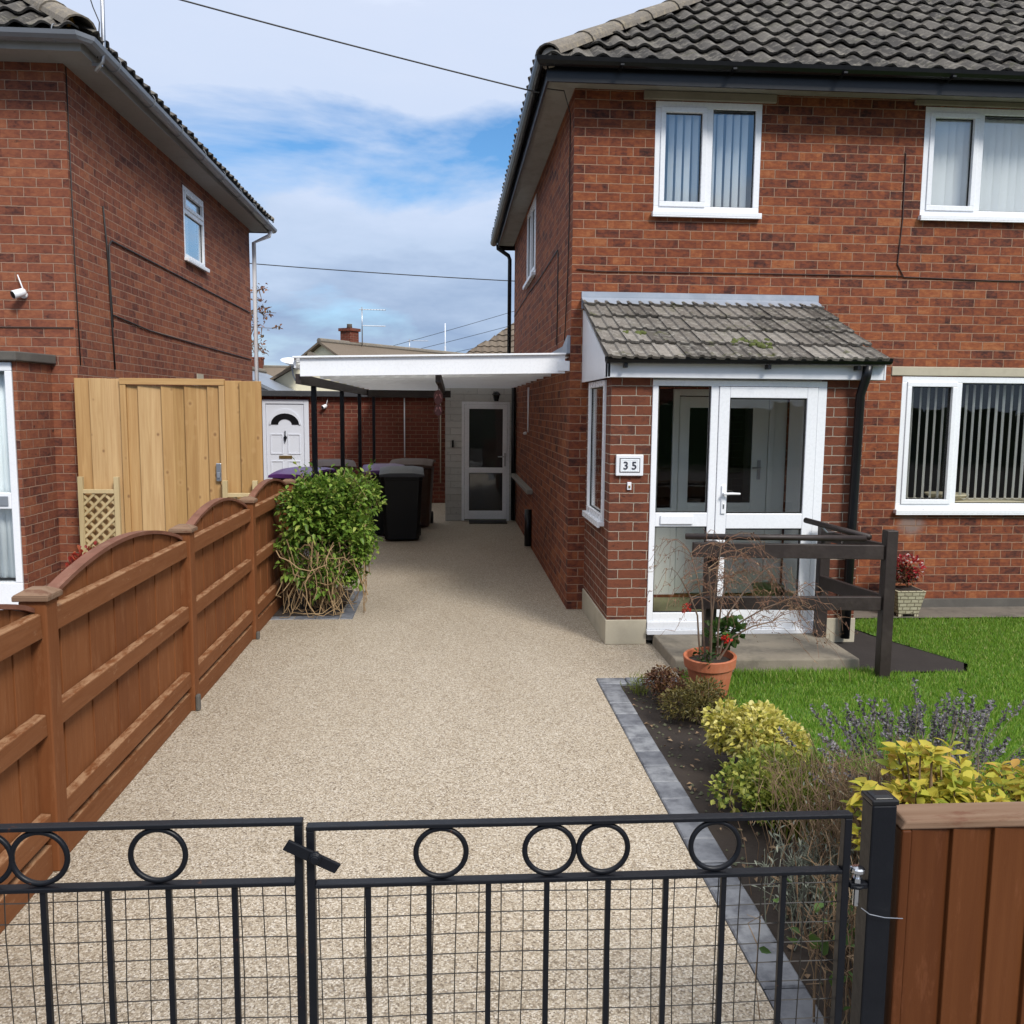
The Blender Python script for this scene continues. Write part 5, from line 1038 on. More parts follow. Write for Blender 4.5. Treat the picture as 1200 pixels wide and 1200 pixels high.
# ------------------------------------------------------------------ foliage
def np_mesh(name, verts, faces, mat, parent=None):
    me = bpy.data.meshes.new(name); verts = np.asarray(verts, np.float32).reshape(-1, 3); faces = np.asarray(faces, np.int32); k = faces.shape[1]
    me.vertices.add(len(verts)); me.vertices.foreach_set('co', verts.ravel()); me.loops.add(faces.size); me.loops.foreach_set('vertex_index', faces.ravel())
    me.polygons.add(len(faces)); me.polygons.foreach_set('loop_start', np.arange(0, faces.size, k, dtype=np.int32)); me.update(calc_edges=True); me.validate()
    me.materials.append(M[mat]); o = bpy.data.objects.new(name, me); C.objects.link(o)
    if parent: o.parent = parent; o.matrix_parent_inverse = PINV.get(parent.name, Matrix())
    return o
def leaves(name, centers, dirs, length, width, mat, parent, fold=0.25, droop=0.0):
    """pointed leaves of 4 faces folded along the midrib; one island each"""
    c = np.asarray(centers, float); n = len(c); d = np.asarray(dirs, float); d /= np.linalg.norm(d, axis=1, keepdims=True) + 1e-9
    up = rng.normal(size=(n, 3)) * 0.45 + np.array([0, 0, 1.0]); s = np.cross(d, up); s /= np.linalg.norm(s, axis=1, keepdims=True) + 1e-9; nn_ = np.cross(s, d)
    Ls = (length * rng.uniform(0.65, 1.25, n))[:, None]; Ws = (width * rng.uniform(0.7, 1.2, n))[:, None]
    base = c; mid = c + d * Ls * 0.5; tip = c + d * Ls - np.array([0, 0, 1.0]) * Ls * droop
    a1 = c + d * Ls * 0.38 + s * Ws * 0.5 + nn_ * Ws * fold; b1 = c + d * Ls * 0.38 - s * Ws * 0.5 + nn_ * Ws * fold
    a2 = c + d * Ls * 0.72 + s * Ws * 0.36 + nn_ * Ws * fold * .7 - np.array([0, 0, 1.]) * Ls * droop * .5; b2 = c + d * Ls * 0.72 - s * Ws * 0.36 + nn_ * Ws * fold * .7 - np.array([0, 0, 1.]) * Ls * droop * .5
    v = np.stack([base, a1, a2, tip, b2, b1, mid], 1).reshape(-1, 3)
    f = np.array([(0, 1, 6), (1, 2, 6), (2, 3, 6), (3, 4, 6), (4, 5, 6), (5, 0, 6)]); F_ = (f[None] + (np.arange(n) * 7)[:, None, None]).reshape(-1, 3)
    return np_mesh(name, v, F_, mat, parent)
def twigs(name, paths, r0, r1, mat, parent, k=4):
    m = MB()
    for p in paths:
        q = len(p); m.tube(p, [r0 + (r1 - r0) * i / max(1, q - 1) for i in range(q)], k, False)
    return m.build(name, mat, parent)
def blob_pts(n, c, r, lumps=9, lr=0.5, surf=0.6, zmin=0.02):
    """points through a lumpy crown: sub-clumps inside an ellipsoid"""
    c = np.array(c, float); r = np.array(r, float)
    lc_ = rng.normal(size=(lumps, 3)); lc_ /= np.linalg.norm(lc_, axis=1, keepdims=True); lc_ *= rng.uniform(0.35, 0.8, (lumps, 1)); lc_[:, 2] = np.abs(lc_[:, 2]) * 0.9 - 0.15
    i = rng.integers(0, lumps, n); d = rng.normal(size=(n, 3)); d /= np.linalg.norm(d, axis=1, keepdims=True)
    rad = lr * (1 - rng.uniform(0, 1, n) ** 2 * (1 - surf) * 1.2)[:, None] * rng.uniform(0.75, 1.1, (lumps, 1))[i]
    p = c + (lc_[i] + d * rad) * r; dirs = d * r + np.array([0, 0, 0.2]) * r.mean() + rng.normal(size=(n, 3)) * r.mean() * 0.5
    k = p[:, 2] > zmin
    return p[k], dirs[k]
def stems_to(c, pts, n, jit=0.02):
    out = []
    for p in pts[rng.choice(len(pts), min(n, len(pts)), replace=False)]:
        b = np.array(c) + rng.normal(size=3) * np.array([jit, jit, 0]); mdl = b * 0.5 + p * 0.5 + rng.normal(size=3) * 0.03; out.append([b, mdl * .5 + b * .5 + np.array([0, 0, .02]), mdl, p])
    return out

# grass on the lawn
def inside(px, py, poly):
    r = np.zeros(len(px), bool); j = len(poly) - 1
    for i in range(len(poly)):
        xi, yi = poly[i]; xj, yj = poly[j]
        cnd = ((yi > py) != (yj > py)) & (px < (xj - xi) * (py - yi) / (yj - yi + 1e-12) + xi); r ^= cnd; j = i
    return r
gx, gy = rng.uniform(1.5, 6.6, 260000), rng.uniform(3.3, 7.65, 260000)
k = inside(gx, gy, LAWN) & (gx < 1.4 + 0.66 * gy); gx, gy = gx[k], gy[k]; n = len(gx)
tuft = 0.5 + 0.5 * np.sin(gx * 7.1 + np.sin(gy * 5.3) * 1.7) * np.sin(gy * 6.3 + np.sin(gx * 4.1))
edge = np.minimum(1, np.abs(gy - 6.05) * 3)
hgt = rng.uniform(0.010, 0.030, n) * (0.75 + 0.5 * tuft) * np.where((gy > 5.75) & (gy < 6.06) & (gx < 3.1), 1.7, 1.0)
ang = rng.uniform(0, 2 * np.pi, n); wd_ = rng.uniform(0.0025, 0.005, n); lean = rng.uniform(0.1, 0.9, n) * hgt; la_ = rng.uniform(0, 2 * np.pi, n)
b0 = np.stack([gx - np.cos(ang) * wd_, gy - np.sin(ang) * wd_, np.full(n, -0.008)], 1); b1 = np.stack([gx + np.cos(ang) * wd_, gy + np.sin(ang) * wd_, np.full(n, -0.008)], 1)
tp_ = np.stack([gx + np.cos(la_) * lean, gy + np.sin(la_) * lean, hgt], 1)
go = np_mesh('lawn_grass', np.stack([b0, b1, tp_], 1), np.arange(3 * n).reshape(-1, 3), 'grass_blade'); go['kind'] = 'stuff'

def shrub(name, label, cat, base, c, r, n, ll, lw, mat, lumps=10, lr=0.5, stem='bark_wood', ns=24, droop=0.1, inner=None, group=None):
    t = thing(name, label, cat, base, group); p, d = blob_pts(n, c, r, lumps, lr)
    leaves('foliage', p, d, ll, lw, mat, t, droop=droop)
    if inner:
        p2, d2 = blob_pts(int(n * 0.5), c, np.array(r) * 0.8, lumps, lr); leaves('inner_foliage', p2, d2, ll, lw, inner, t, droop=droop)
    twigs('stems', stems_to(base, p, ns), 0.006, 0.0015, stem, t); return t

# climber by the fence: leafy crown over a tangle of bare tan stems
t = thing('climbing_shrub', 'bushy green climber over tangled tan stems against the brown fence', 'shrub', (-1.2, 8.4, 0))
pp, dd_ = [], []
for (c, r, n) in (((-1.02, 8.25, 0.92), (0.36, 0.42, 0.36), 1700), ((-1.28, 8.1, 0.95), (0.26, 0.34, 0.30), 1000), ((-0.98, 8.55, 0.98), (0.32, 0.40, 0.28), 900), ((-1.08, 8.15, 0.60), (0.34, 0.36, 0.22), 650), ((-1.42, 8.3, 0.75), (0.14, 0.5, 0.4), 300), ((-0.95, 8.5, 0.62), (0.28, 0.4, 0.3), 500), ((-1.25, 8.1, 0.25), (0.34, 0.3, 0.22), 120), ((-0.90, 8.2, 0.72), (0.22, 0.34, 0.36), 1100), ((-1.2, 8.05, 1.05), (0.3, 0.3, 0.25), 500), ((-0.95, 8.3, 1.1), (0.25, 0.35, 0.22), 500), ((-1.05, 8.0, 0.45), (0.26, 0.25, 0.2), 300), ((-0.84, 8.15, 0.55), (0.16, 0.3, 0.25), 420), ((-1.35, 7.95, 0.7), (0.2, 0.16, 0.4), 260), ((-1.1, 7.95, 0.78), (0.35, 0.2, 0.25), 500), ((-1.4, 7.95, 0.45), (0.14, 0.16, 0.3), 160), ((-0.88, 8.05, 0.35), (0.12, 0.2, 0.25), 190), ((-1.15, 7.9, 0.3), (0.3, 0.12, 0.22), 120)):
    a, b = blob_pts(n, c, r, 12, 0.42); pp.append(a); dd_.append(b)
pp, dd_ = np.concatenate(pp), np.concatenate(dd_); leaves('foliage', pp, dd_ + np.array([0, -0.2, 0.1]), 0.066, 0.034, 'leaf_climber', t, droop=0.25)
paths = []
for i in range(75):
    c = np.array([rng.normal(-1.16, 0.16), rng.normal(8.06, 0.12), rng.uniform(0.10, 0.62)]); R0 = rng.uniform(0.09, 0.26); a0 = rng.uniform(0, 6.28); sw = rng.uniform(1.6, 4.2)
    ax1 = np.array([1, rng.normal(0, .5), rng.normal(0, .3)]); ax2 = np.array([rng.normal(0, .3), rng.normal(0, .5), rng.uniform(.5, 1.0)]); p = []
    for k in range(9):
        a = a0 + sw * k / 8; q = c + (ax1 * np.cos(a) + ax2 * np.sin(a)) * R0 * (1 + 0.15 * np.sin(3 * a)) + rng.normal(size=3) * 0.012; q[2] = max(q[2], 0.012 + rng.uniform(0, .02)); q[0] = min(max(q[0], -1.54 + rng.uniform(0, .05)), -0.80 + rng.uniform(0, .05)); p.append(q)
    paths.append(p)
for i in range(95):
    b = np.array([rng.normal(-1.18, .17), rng.normal(7.98, .1), rng.uniform(.35, .72)]); p = [b]; q = b.copy(); dx = rng.normal(0, .02)
    for k in range(rng.integers(4, 9)):
        q = q + np.array([dx + rng.normal(0, .022), rng.normal(0, .016), -0.075]); q[2] = max(q[2], 0.015); q[0] = min(max(q[0], -1.5), -.78); p.append(q.copy())
    paths.append(p)
shoots = []; sc, sdir = [], []
for i in range(75):
    b = np.array([rng.uniform(-1.5, -0.72), rng.uniform(7.95, 8.7), rng.uniform(0.85, 1.15)]); e = b + np.array([rng.normal(0.02, .07), rng.normal(-.04, .06), rng.uniform(.10, .24)]); shoots.append([b, (b + e) / 2 + rng.normal(size=3) * .015, e])
    for k in range(7):
        f = k / 6; sc.append(b + (e - b) * f); a_ = rng.uniform(0, 6.28); sdir.append([np.cos(a_), np.sin(a_), 0.5 + f * .6])
leaves('shoot_leaves', sc, sdir, 0.06, 0.028, 'leaf_climber', t, droop=0.15); twigs('shoots', shoots, 0.003, 0.0015, 'vine_tan', t)
for i in range(50):
    b = np.array([-1.25, 8.3, 0.0]) + rng.normal(size=3) * [.1, .1, 0]; e = np.array([rng.normal(-1.12, .18), rng.normal(8.2, .15), rng.uniform(.5, .9)]); paths.append([b, b * .5 + e * .5 + rng.normal(size=3) * .07, e])
twigs('bare_stems', paths, 0.0055, 0.0028, 'vine_tan', t, 5)
shrub('red_shrub', 'small red-leaved shrub behind the arched fence near the neighbouring porch', 'shrub', (-2.75, 6.9, 0), (-2.72, 6.9, 0.55), (0.2, 0.22, 0.3), 700, 0.045, 0.03, 'leaf_red', 10, 0.5)

# flower bed
shrub('golden_euonymus', 'golden variegated rounded shrub in the flower bed beside the drive edging', 'shrub', (1.60, 4.5, -0.01), (1.57, 4.32, 0.18), (0.24, 0.24, 0.25), 4400, 0.034, 0.023, 'leaf_golden', 16, 0.42)
shrub('golden_euonymus', 'low sprawling yellow-green shrub just in front of the golden rounded one', 'shrub', (1.50, 4.05, -0.01), (1.47, 3.86, 0.13), (0.24, 0.25, 0.17), 2200, 0.034, 0.022, 'leaf_golden_green', 12, 0.42)
shrub('bronze_shrub', 'small bronze-red dwarf shrub at the inner corner of the block edging', 'shrub', (1.36, 5.42, -0.01), (1.36, 5.42, 0.10), (0.17, 0.17, 0.15), 1300, 0.028, 0.013, 'leaf_bronze', 10, 0.45)
shrub('olive_shrub', 'low olive-brown heather mound below the terracotta pot', 'shrub', (1.52, 5.08, -0.01), (1.54, 5.10, 0.11), (0.25, 0.22, 0.19), 2600, 0.028, 0.010, 'leaf_olive', 14, 0.42)
# fine feathery conifer
def tuftplant(name, label, cat, base, n, h, spread, r0, mat, curve=0.4, jitb=0.08):
    t = thing(name, label, cat, base); paths = []
    for i in range(n):
        a = rng.uniform(0, 6.283); s = spread * min(abs(rng.normal(0.45, 0.32)), 0.95); b = np.array(base) + np.array([rng.normal(0, jitb), rng.normal(0, jitb), 0]); H_ = h * rng.uniform(0.55, 1.1)
        e = b + np.array([np.cos(a) * s, np.sin(a) * s, H_]); mdl = b + (e - b) * 0.5 + np.array([-np.cos(a), -np.sin(a), 0.4]) * s * curve * 0.4 + rng.normal(size=3) * 0.012; paths.append([b, mdl, e])
        for q in range(2):
            f = rng.uniform(0.35, 0.85); bb = mdl + (e - mdl) * f; paths.append([bb, bb + (e - b) * 0.14 + rng.normal(size=3) * h * 0.06, bb + (e - b) * 0.24 + rng.normal(size=3) * h * 0.1])
    twigs('stems', paths, r0, r0 * 0.35, mat, t, 4); return t, paths
tuftplant('dwarf_conifer', 'feathery lime-green dwarf plant between the yellow shrub and brown heather', 'shrub', (1.60, 3.72, -0.01), 260, 0.26, 0.26, 0.003, 'leaf_lime')
th, hp = tuftplant('dry_heather', 'large dry brown twiggy heather behind the right gate leaf', 'shrub', (1.70, 3.12, -0.01), 680, 0.44, 0.28, 0.0019, 'twig_dry', curve=0.1, jitb=0.17)
hp = np.array([p[-1] for p in hp]); leaves('leaves', hp[rng.choice(len(hp), 500)], rng.normal(size=(500, 3)) + [0, 0, .6], 0.02, 0.007, 'leaf_grey', th)
th, hp = tuftplant('dry_shrub', 'low tangle of dry grey stems in the bed close behind the gate hinge', 'shrub', (1.40, 2.45, -0.01), 200, 0.36, 0.24, 0.0024, 'twig_dry', jitb=0.14)
hp = np.array([p[-1] for p in hp]); leaves('leaves', hp[rng.choice(len(hp), 260)] * [1, 1, .7], rng.normal(size=(260, 3)) + [0, 0, .4], 0.045, 0.028, 'leaf_geranium', th)
th, hp = tuftplant('silver_plant', 'small silver-leaved plant low beside the drive edging', 'plant', (1.36, 2.95, -0.01), 120, 0.24, 0.2, 0.0024, 'leaf_grey', jitb=0.08)
hp = np.array([p[-1] for p in hp]); leaves('leaves', hp, rng.normal(size=(len(hp), 3)) + [0, 0, .5], 0.03, 0.008, 'leaf_grey', th)
tuftplant('grass_tuft', 'thin tuft of green grass at the far bed corner', 'grass', (1.25, 5.62, -0.01), 40, 0.11, 0.12, 0.002, 'leaf_lime', jitb=0.03)
# hydrangeas: rosettes of pointed leaves on stems
def hydrangea(label, base, c, r, nros, top):
    t = thing('hydrangea', label, 'shrub', base, 'yellow hydrangea bushes'); C_, D_ = [], []; paths = []
    pts, _ = blob_pts(nros * 3, c, r, 11, 0.42, 0.8); pts = pts[:nros]
    for p in pts:
        a0 = rng.uniform(0, 6.283); tilt = (p - np.array(c)) / np.array(r) * 0.35
        for k in range(7):
            a = a0 + k * 2.4; e = 0.15 + 0.09 * k; C_.append(p + np.array([0, 0, 0.006 * k - 0.02])); D_.append(np.array([np.cos(a), np.sin(a), e * 0.9 - 0.1]) + tilt)
        paths.append([np.array(base) + rng.normal(size=3) * [0.06, 0.06, 0], (np.array(base) + p) * .5 + rng.normal(size=3) * .03, p])
    leaves('foliage', C_, D_ + rng.normal(size=(len(D_), 3)) * 0.28, 0.066, 0.031, 'leaf_hydrangea', t, 0.18, 0.22); twigs('stems', paths, 0.005, 0.003, 'twig_dry', t)
    return t
hydrangea('large yellow-leaved hydrangea bush left of the lavender, behind the black gate post', (1.62, 2.78, -0.01), (1.62, 2.86, 0.40), (0.34, 0.32, 0.36), 330, 0.72)
hydrangea('yellow-green hydrangea at the right edge above the brown board fence', (2.14, 2.85, -0.01), (2.16, 2.88, 0.38), (0.28, 0.28, 0.32), 210, 0.66)
# lavender
t = thing('lavender', 'faded lavender clump with grey-purple flower spikes on tall stems', 'lavender', (2.02, 3.5, -0.01)); paths = []; sp_c, sp_d = [], []
for i in range(120):
    a = rng.uniform(0, 6.283); s = 0.42 * abs(rng.normal(0.55, 0.35)); b = np.array([2.02, 3.5, 0.0]) + rng.normal(size=3) * [0.12, 0.1, 0]; e = b + np.array([np.cos(a) * s * 1.25, np.sin(a) * s * 0.7, rng.uniform(0.46, 0.67) - s * 0.30])
    mdl = (b + e) / 2 + np.array([-np.cos(a), -np.sin(a), 0]) * 0.02; paths.append([b, mdl, e]); dr = (e - mdl) / np.linalg.norm(e - mdl)
    for q in np.linspace(-0.075, 0.02, 9):
        for w_ in range(4): sp_c.append(e + dr * q + rng.normal(size=3) * 0.004); sp_d.append(rng.normal(size=3) + dr * 0.8)
twigs('stems', paths, 0.0018, 0.0014, 'lavender_stem', t, 4); leaves('flower_spikes', sp_c, sp_d, 0.016, 0.011, 'lavender_spike', t)
p, d = blob_pts(1500, (2.02, 3.5, 0.12), (0.32, 0.24, 0.16), 10, 0.5); leaves('foliage', p, d + [0, 0, .1], 0.035, 0.005, 'leaf_grey', t)

# terracotta pot with arching bare shrub and a geranium
t = thing('potted_shrub', 'terracotta pot with bare arching twiggy shrub and red geranium', 'potted plant', (1.70, 5.56, 0))
m = MB(); m.lathe((1.70, 5.56, -0.005), [(0.0, 0), (0.105, 0), (0.115, 0.02), (0.150, 0.20), (0.151, 0.205), (0.165, 0.207), (0.172, 0.27), (0.168, 0.275), (0.152, 0.272), (0.147, 0.23), (0.0, 0.225)], 36, (-0.04, -0.05, 1), caps=False); m.build('pot', 'terracotta', t, smooth=False, bevel=0.0)
m = MB(); m.lathe((1.70, 5.56, -0.005), [(0.148, 0.23), (0.10, 0.242), (0.0, 0.25)], 20, (-0.04, -0.05, 1), caps=False); m.build('potting_soil', 'soil', t)
main, fine = [], []
random.seed(3)
ends = [(1.47, 5.5, 0.78), (1.56, 5.62, 0.93), (1.74, 5.55, 0.99), (1.63, 5.45, 0.86), (2.02, 5.58, 0.80), (2.22, 5.55, 0.64), (1.88, 5.66, 0.94), (2.08, 5.5, 0.50)]
for ex, ey_, ez_ in ends:
    b = V(1.69 + (ex - 1.75) * 0.14 + U(-.03, .03), 5.56 + U(-.07, .07), 0.23); e_ = V(ex, ey_, ez_); mid_ = b.lerp(e_, 0.5) + V((b.x - e_.x) * 0.25, 0, 0.03)
    P_ = [b, b.lerp(mid_, .5) + V(U(-.01, .01), 0, 0), mid_, mid_.lerp(e_, .5) + V(0, 0, 0.02), e_]; main.append([tuple(x) for x in P_])
    for k in range(10):
        f = P_[random.choice((2, 3, 4))].lerp(P_[4], U(0.2, 1)); sg = 1 if U(0, 1) < 0.68 else -1; rch = U(0.12, 0.52) * (1 if sg > 0 else 0.6); ht = U(0.02, 0.13); dy = U(-.15, .15); q = []
        for j in range(7):
            u = j / 6; q.append(f + V(sg * rch * u, dy * u, ht * math.sin(math.pi * min(1, u * 1.25) * .8) - 0.30 * u ** 2.4 * U(.8, 1.1) * min(1, rch * 2.2)))
        fine.append([tuple(x) for x in q])
        for j in range(6):
            s0 = q[random.choice((2, 3, 4, 5, 6))]; L1 = U(.04, .13); dx = sg * U(-.1, .8) * L1; fine.append([tuple(s0), tuple(s0 + V(dx * .6, U(-.03, .03), U(-.3, .35) * L1)), tuple(s0 + V(dx, U(-.05, .05), U(-.9, .2) * L1))])
twigs('stems', main, 0.0075, 0.004, 'bark_wood', t, 7); twigs('twigs', fine, 0.0022, 0.0010, 'twig_red', t, 4)
fe = np.array([p[-1] for p in fine]); kk = fe[rng.choice(len(fe), 260)]; leaves('dry_leaves', kk + rng.normal(size=kk.shape) * .01, rng.normal(size=kk.shape) + [0, 0, -.5], 0.016, 0.009, 'twig_red', t)
p, d = blob_pts(150, (1.84, 5.62, 0.38), (0.12, 0.12, 0.15), 6, 0.5); leaves('geranium_leaves', p, d, 0.055, 0.055, 'leaf_geranium', t, 0.1)
p, d = blob_pts(34, (1.66, 5.45, 0.28), (0.1, 0.08, 0.06), 5, 0.5); leaves('low_leaves', p, d, 0.04, 0.022, 'leaf_dark', t)
for c in ((1.76, 5.47, 0.39), (1.50, 5.46, 0.60)):
    p, d = blob_pts(34, c, (0.035, 0.035, 0.03), 5, 0.6); leaves('red_flower', p, d, 0.022, 0.02, 'petal_red', t)

# cream planter of red begonias by the wall
t = thing('flower_planter', 'cream tapered planter with brick pattern and red begonias by the wall', 'planter', (4.15, 7.72, 0.006))
m = MB(); q = [(-1, -1), (1, -1), (1, 1), (-1, 1)]; m.hexa([(4.155 + a * .095, 7.74 + b * .095, 0.03) for a, b in q] + [(4.155 + a * .135, 7.74 + b * .135, 0.25) for a, b in q])
for a, b in q: m.box(4.155 + a * .075 - .02, 4.155 + a * .075 + .02, 7.74 + b * .075 - .02, 7.74 + b * .075 + .02, 0.0065, 0.0295)
m.build('pot', 'planter_block', t, 0.004)
m = MB(); m.box(4.045, 4.265, 7.63, 7.85, 0.2501, 0.256); m.build('potting_soil', 'soil', t)
p, d = blob_pts(420, (4.15, 7.72, 0.36), (0.17, 0.15, 0.15), 9, 0.5, zmin=0.25); leaves('foliage', p, d, 0.035, 0.026, 'leaf_bronze', t)
p, d = blob_pts(420, (4.15, 7.70, 0.41), (0.15, 0.13, 0.13), 3, 0.95, 0.8, zmin=0.27); leaves('flowers', p, d, 0.026, 0.024, 'petal_begonia', t)

# ------------------------------------------------------------------ background
def gable_house(name, label, c, ang, L_, Wd, he, hr, wallm, roofm, chim=()):
    t = thing(name, label, 'house', (c[0], c[1], 0)); rot = Matrix.Rotation(ang, 3, 'Z'); cv = V(c[0], c[1], 0); Pq = lambda x, y, z: cv + rot @ V(x, y, z)
    m = MB(); a, b = L_ / 2, Wd / 2
    m.add([Pq(-a, -b, 0), Pq(a, -b, 0), Pq(a, b, 0), Pq(-a, b, 0), Pq(-a, -b, he), Pq(a, -b, he), Pq(a, b, he), Pq(-a, b, he), Pq(-a, 0, hr), Pq(a, 0, hr)], [(0, 1, 5, 4), (2, 3, 7, 6), (3, 0, 4, 8, 7), (1, 2, 6, 9, 5)]); m.build('wall', wallm, t)
    m = MB(); o = 0.18; sl = (hr - he) / b
    for s in (-1, 1):
        A_ = [Pq(-a - o, s * (b + o), he - o * sl + .02), Pq(a + o, s * (b + o), he - o * sl + .02), Pq(a + o, 0, hr + .02), Pq(-a - o, 0, hr + .02)]; m.prism(A_, (0, 0, 0.08))
    rf = m.build('roof', roofm, t)
    m = MB(); m.tube([Pq(-a - o, 0, hr + 0.11), Pq(a + o, 0, hr + 0.11)], 0.09, 8); m.build('ridge', 'hip_tile', rf)
    for (x, y, h, sx_) in chim:
        zb = hr - abs(y) * sl - 0.3; m = MB(); vs = lambda z0, z1, w_: m.hexa([Pq(x + i * w_, y + j * w_, z0) for i, j in ((-1, -1), (1, -1), (1, 1), (-1, 1))] + [Pq(x + i * w_, y + j * w_, z1) for i, j in ((-1, -1), (1, -1), (1, 1), (-1, 1))])
        vs(zb, h, sx_); vs(h + .001, h + 0.1, sx_ + 0.05); ch = m.build('chimney', 'brick_garage', rf)
        m = MB(); m.lathe(Pq(x, y, h + 0.101), [(0.10, 0), (0.085, 0.13), (0.1, 0.15)], 12); m.build('chimney_pot', 'hip_tile', ch, smooth=True)
    return t
gable_house('cream_bungalow', 'cream rendered bungalow with brown roof and brick chimney behind carport', (-1.63, 33.7), R_(55), 9.0, 5.0, 2.5, 3.92, 'cream_render', 'tile_brown', ((-3.0, 0.15, 4.46, 0.22),))
gable_house('cream_bungalow', 'low cream gabled building in front of the bungalow, left of carport', (-3.95, 27.0), R_(92), 3.0, 2.9, 2.35, 3.2, 'cream_render', 'tile_brown')
gable_house('white_garage', 'white gabled garage beside the neighbouring house downpipe', (-5.55, 24.5), R_(90), 5, 3.4, 2.0, 2.78, 'white_render', 'grey_plastic')
gable_house('distant_house', 'distant house with mossy roof and brick chimney above white garage', (-13.6, 60.0), R_(5), 7, 6, 2.8, 4.4, 'cream_render', 'tile_brown', ((0.9, 0, 5.0, 0.4),))
gable_house('far_house', 'far house roof with squat chimney seen over the white fascia', (-1.6, 46), R_(20), 9, 6, 3, 4.35, 'brick_garage', 'tile_brown', ((-1.2, 0.0, 4.65, 0.42), (2.4, 0.0, 4.2, 0.42)))
# hipped tiled roof showing beside the drainpipe
t = thing('hipped_house', 'house with hipped brown-grey tiled roof behind the right house', 'house', (3.0, 30, 0))
m = MB(); m.box(0.5, 7.5, 27.6, 33, 0, 3.2); m.build('wall', 'brick_garage', t)
rt = tiles((0.0, 27.3, 3.2), (1, 0, 0), (0, 0.82, 0.57), (0, -0.57, 0.82), 8, 3.6, 0.24, 0.34, pantile(7, 0.04), 0.035, cutl=lambda s: s * 0.82, cutr=lambda s: 8 - s * 0.82); rt.add([(0, 27.3, 3.18), (8, 27.3, 3.18), (5, 30.3, 5.26), (3, 30.3, 5.26), (0, 33.3, 3.18), (8, 33.3, 3.18)], [(0, 1, 2, 3), (0, 3, 4), (3, 2, 5, 4), (1, 5, 2)]); rt.build('roof', 'tile_brown', t)
def yagi(label, base, h, ang, n, ln):
    t = thing('tv_aerial', label, 'aerial', base, 'television aerials'); b = Vector(base); d = V(math.cos(ang), math.sin(ang), 0); x = V(-d.y, d.x, 0)
    tube_part('mast', 'steel', t, [b, b + V(0, 0, h)], 0.02, 6); m = MB(); z = V(0, 0, h - 0.08); m.tube([b + z - d * 0.1, b + z + d * ln], 0.014, 5)
    for k in range(n): q = b + z + d * (ln * k / (n - 1)); m.tube([q - x * 0.15, q + x * 0.15], 0.008, 4)
    m.tube([b, b + V(0, 0, h)], 0.012, 5)
    if n > 6: m.tube([b + z - V(0, 0, .55) , b + z - V(0, 0, .55) + d * ln], 0.014, 5)
    m.build('array', 'steel', t)
yagi('tv aerial with two arms on the bungalow chimney', (-3.05, 31.4, 4.0), 1.3, 0.1, 9, 0.8)
yagi('small tv aerial rising from the far roof ridge', (-2.0, 44, 4.2), 1.0, 0.0, 6, 0.9)
t = thing('whip_aerial', 'thin upright pole aerial above the far roof behind the carport', 'aerial', (-0.2, 40, 4)); tube_part('mast', 'white_board', t, [(-0.25, 40, 3.6), (-0.25, 40, 5.6)], 0.022, 6)
m = MB(); m.lathe((-0.25, 40, 4.3), [(0.04, 0), (0.04, 0.3)], 8); m.build('collar', 'white_board', t)
t = thing('satellite_dish', 'white satellite dish on the edge of the low cream gable', 'satellite dish', (-4.3, 25, 2.9))
m = MB(); m.lathe((-4.35, 25.0, 3.02), [(0.0, 0), (0.15, 0.03), (0.30, 0.11), (0.31, 0.11), (0.15, 0.02), (0.0, -0.015)], 24, (0.10, -0.30, 0.95), caps=False); m.build('dish', 'white_upvc', t, smooth=True)
m = MB(); m.tube([(-4.35, 25.0, 3.0), (-4.33, 25.05, 2.75), (-4.3, 25.25, 2.6)], 0.025, 6); m.tube([(-4.33, 24.95, 2.95), (-4.22, 24.7, 3.15)], 0.012, 5); m.build('arm', 'grey_plastic', t)
# autumn tree reaching from behind the left house
t = thing('autumn_tree', 'sparse autumn tree with russet leaves behind the neighbouring house', 'tree', (-6.9, 24, 0)); paths = [[(-6.9, 24, 0), (-6.85, 24, 1.5), (-6.7, 24, 2.8)]]; tips = []
m = MB(); m.tube([(-6.9, 24, 0), (-6.85, 24, 1.6), (-6.75, 24, 3.0), (-6.6, 24, 4.2)], [0.14, 0.11, 0.08, 0.04], 8); m.build('trunk', 'bark_wood', t)
br = []
for i in range(16):
    b = V(-6.75, 24, U(2.4, 4.0)); e_ = V(U(-7.2, -4.6), 24 + U(-1, 1), U(2.9, 5.1)); mid_ = b.lerp(e_, .5) + V(0, 0, 0.15); br.append([b, mid_, e_])
    for k in range(5): s = mid_.lerp(e_, U(0.2, 1)); q = s + V(U(-.2, .35), U(-.3, .3), U(-.35, .25)); br.append([s, s.lerp(q, .5), q]); tips.append(q)
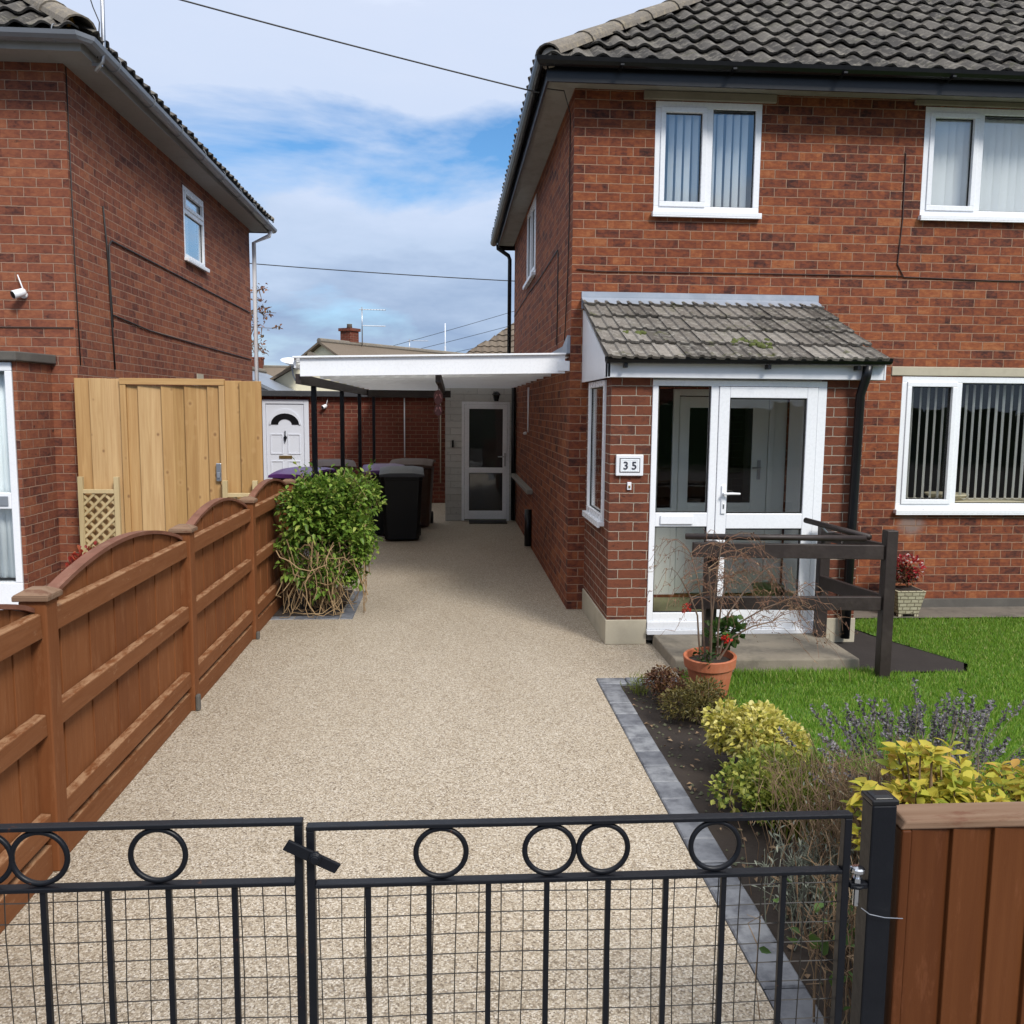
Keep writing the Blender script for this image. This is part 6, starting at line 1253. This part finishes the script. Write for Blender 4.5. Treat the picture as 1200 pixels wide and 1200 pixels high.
for P_ in ([V(-6.6, 24, 3.9), V(-5.5, 24, 4.35), V(-4.55, 24, 4.3)], [V(-6.6, 24, 3.6), V(-5.6, 24, 3.95), V(-4.6, 24, 3.9)], [V(-6.6, 24, 4.1), V(-5.5, 24, 4.7), V(-4.75, 24, 4.95)]):
    br.append(P_)
    for k in range(7): s = P_[1].lerp(P_[2], U(0, 1)); q = s + V(U(-.1, .2), U(-.2, .2), U(-.25, .1)); br.append([s, s.lerp(q, .5), q]); tips.append(q)
twigs('branches', [[tuple(x) for x in p] for p in br], 0.02, 0.006, 'bark_wood', t, 5)
tp2 = np.repeat(np.array([tuple(x) for x in tips]), 5, 0); tp2 = tp2 + rng.normal(size=tp2.shape) * 0.06; leaves('crown', tp2, rng.normal(size=tp2.shape) + [0, 0, -.4], 0.11, 0.07, 'leaf_autumn', t)
# overhead wires
def wire(label, a, b, sag, r, n=24):
    a, b = V(*a), V(*b); return tag(MB().tube([a.lerp(b, k / n) - V(0, 0, 4 * sag * (k / n) * (1 - k / n)) for k in range(n + 1)], r, 5).build('overhead_wire', 'cable_black', None), label, 'wire', 'overhead wires')
wire('black overhead wire sagging down to the corner eaves of the right house', (-9.0, 6.2, 6.35), (0.75, 7.9, 4.535), 0.12, 0.0065)
wire('lower overhead wire between the two houses, behind them', (-6.0, 21.0, 5.18), (3.0, 20.0, 4.62), 0.05, 0.011)
for k, (z0, z1) in enumerate(((5.3, 7.2), (4.95, 6.5), (4.6, 5.75))): wire(('topmost', 'middle', 'lowest')[k] + ' of three faint far wires rising to the right above the roofs', (-6.0, 44, z0 - 1.3), (6.0, 40, z1), 0.1, 0.011)

# ------------------------------------------------------------------ across the street (mirrored in the window glass)
t = thing('hedge', 'clipped dark green hedge across the street, mirrored in the ground-floor glass', 'hedge', (0, -16, 0))
m = MB(); n = 120
for k in range(n):
    x = -30 + 60 * k / n; h = 2.0 + 0.12 * math.sin(k * 1.7) + U(-.06, .06); m.hexa([(x, -16.6, -.04), (x + .52, -16.6, -.04), (x + .52, -15.6, -.04), (x, -15.6, -.04), (x, -16.5, h), (x + .52, -16.5, h + U(-.05, .05)), (x + .52, -15.7, h), (x, -15.7, h)])
m.build('foliage', 'leaf_dark', t)
gable_house('brick_house', 'plain brick house across the street behind the hedge', (4, -30), 0, 16, 8, 5.0, 7.4, 'brick_garage', 'tile_brown')
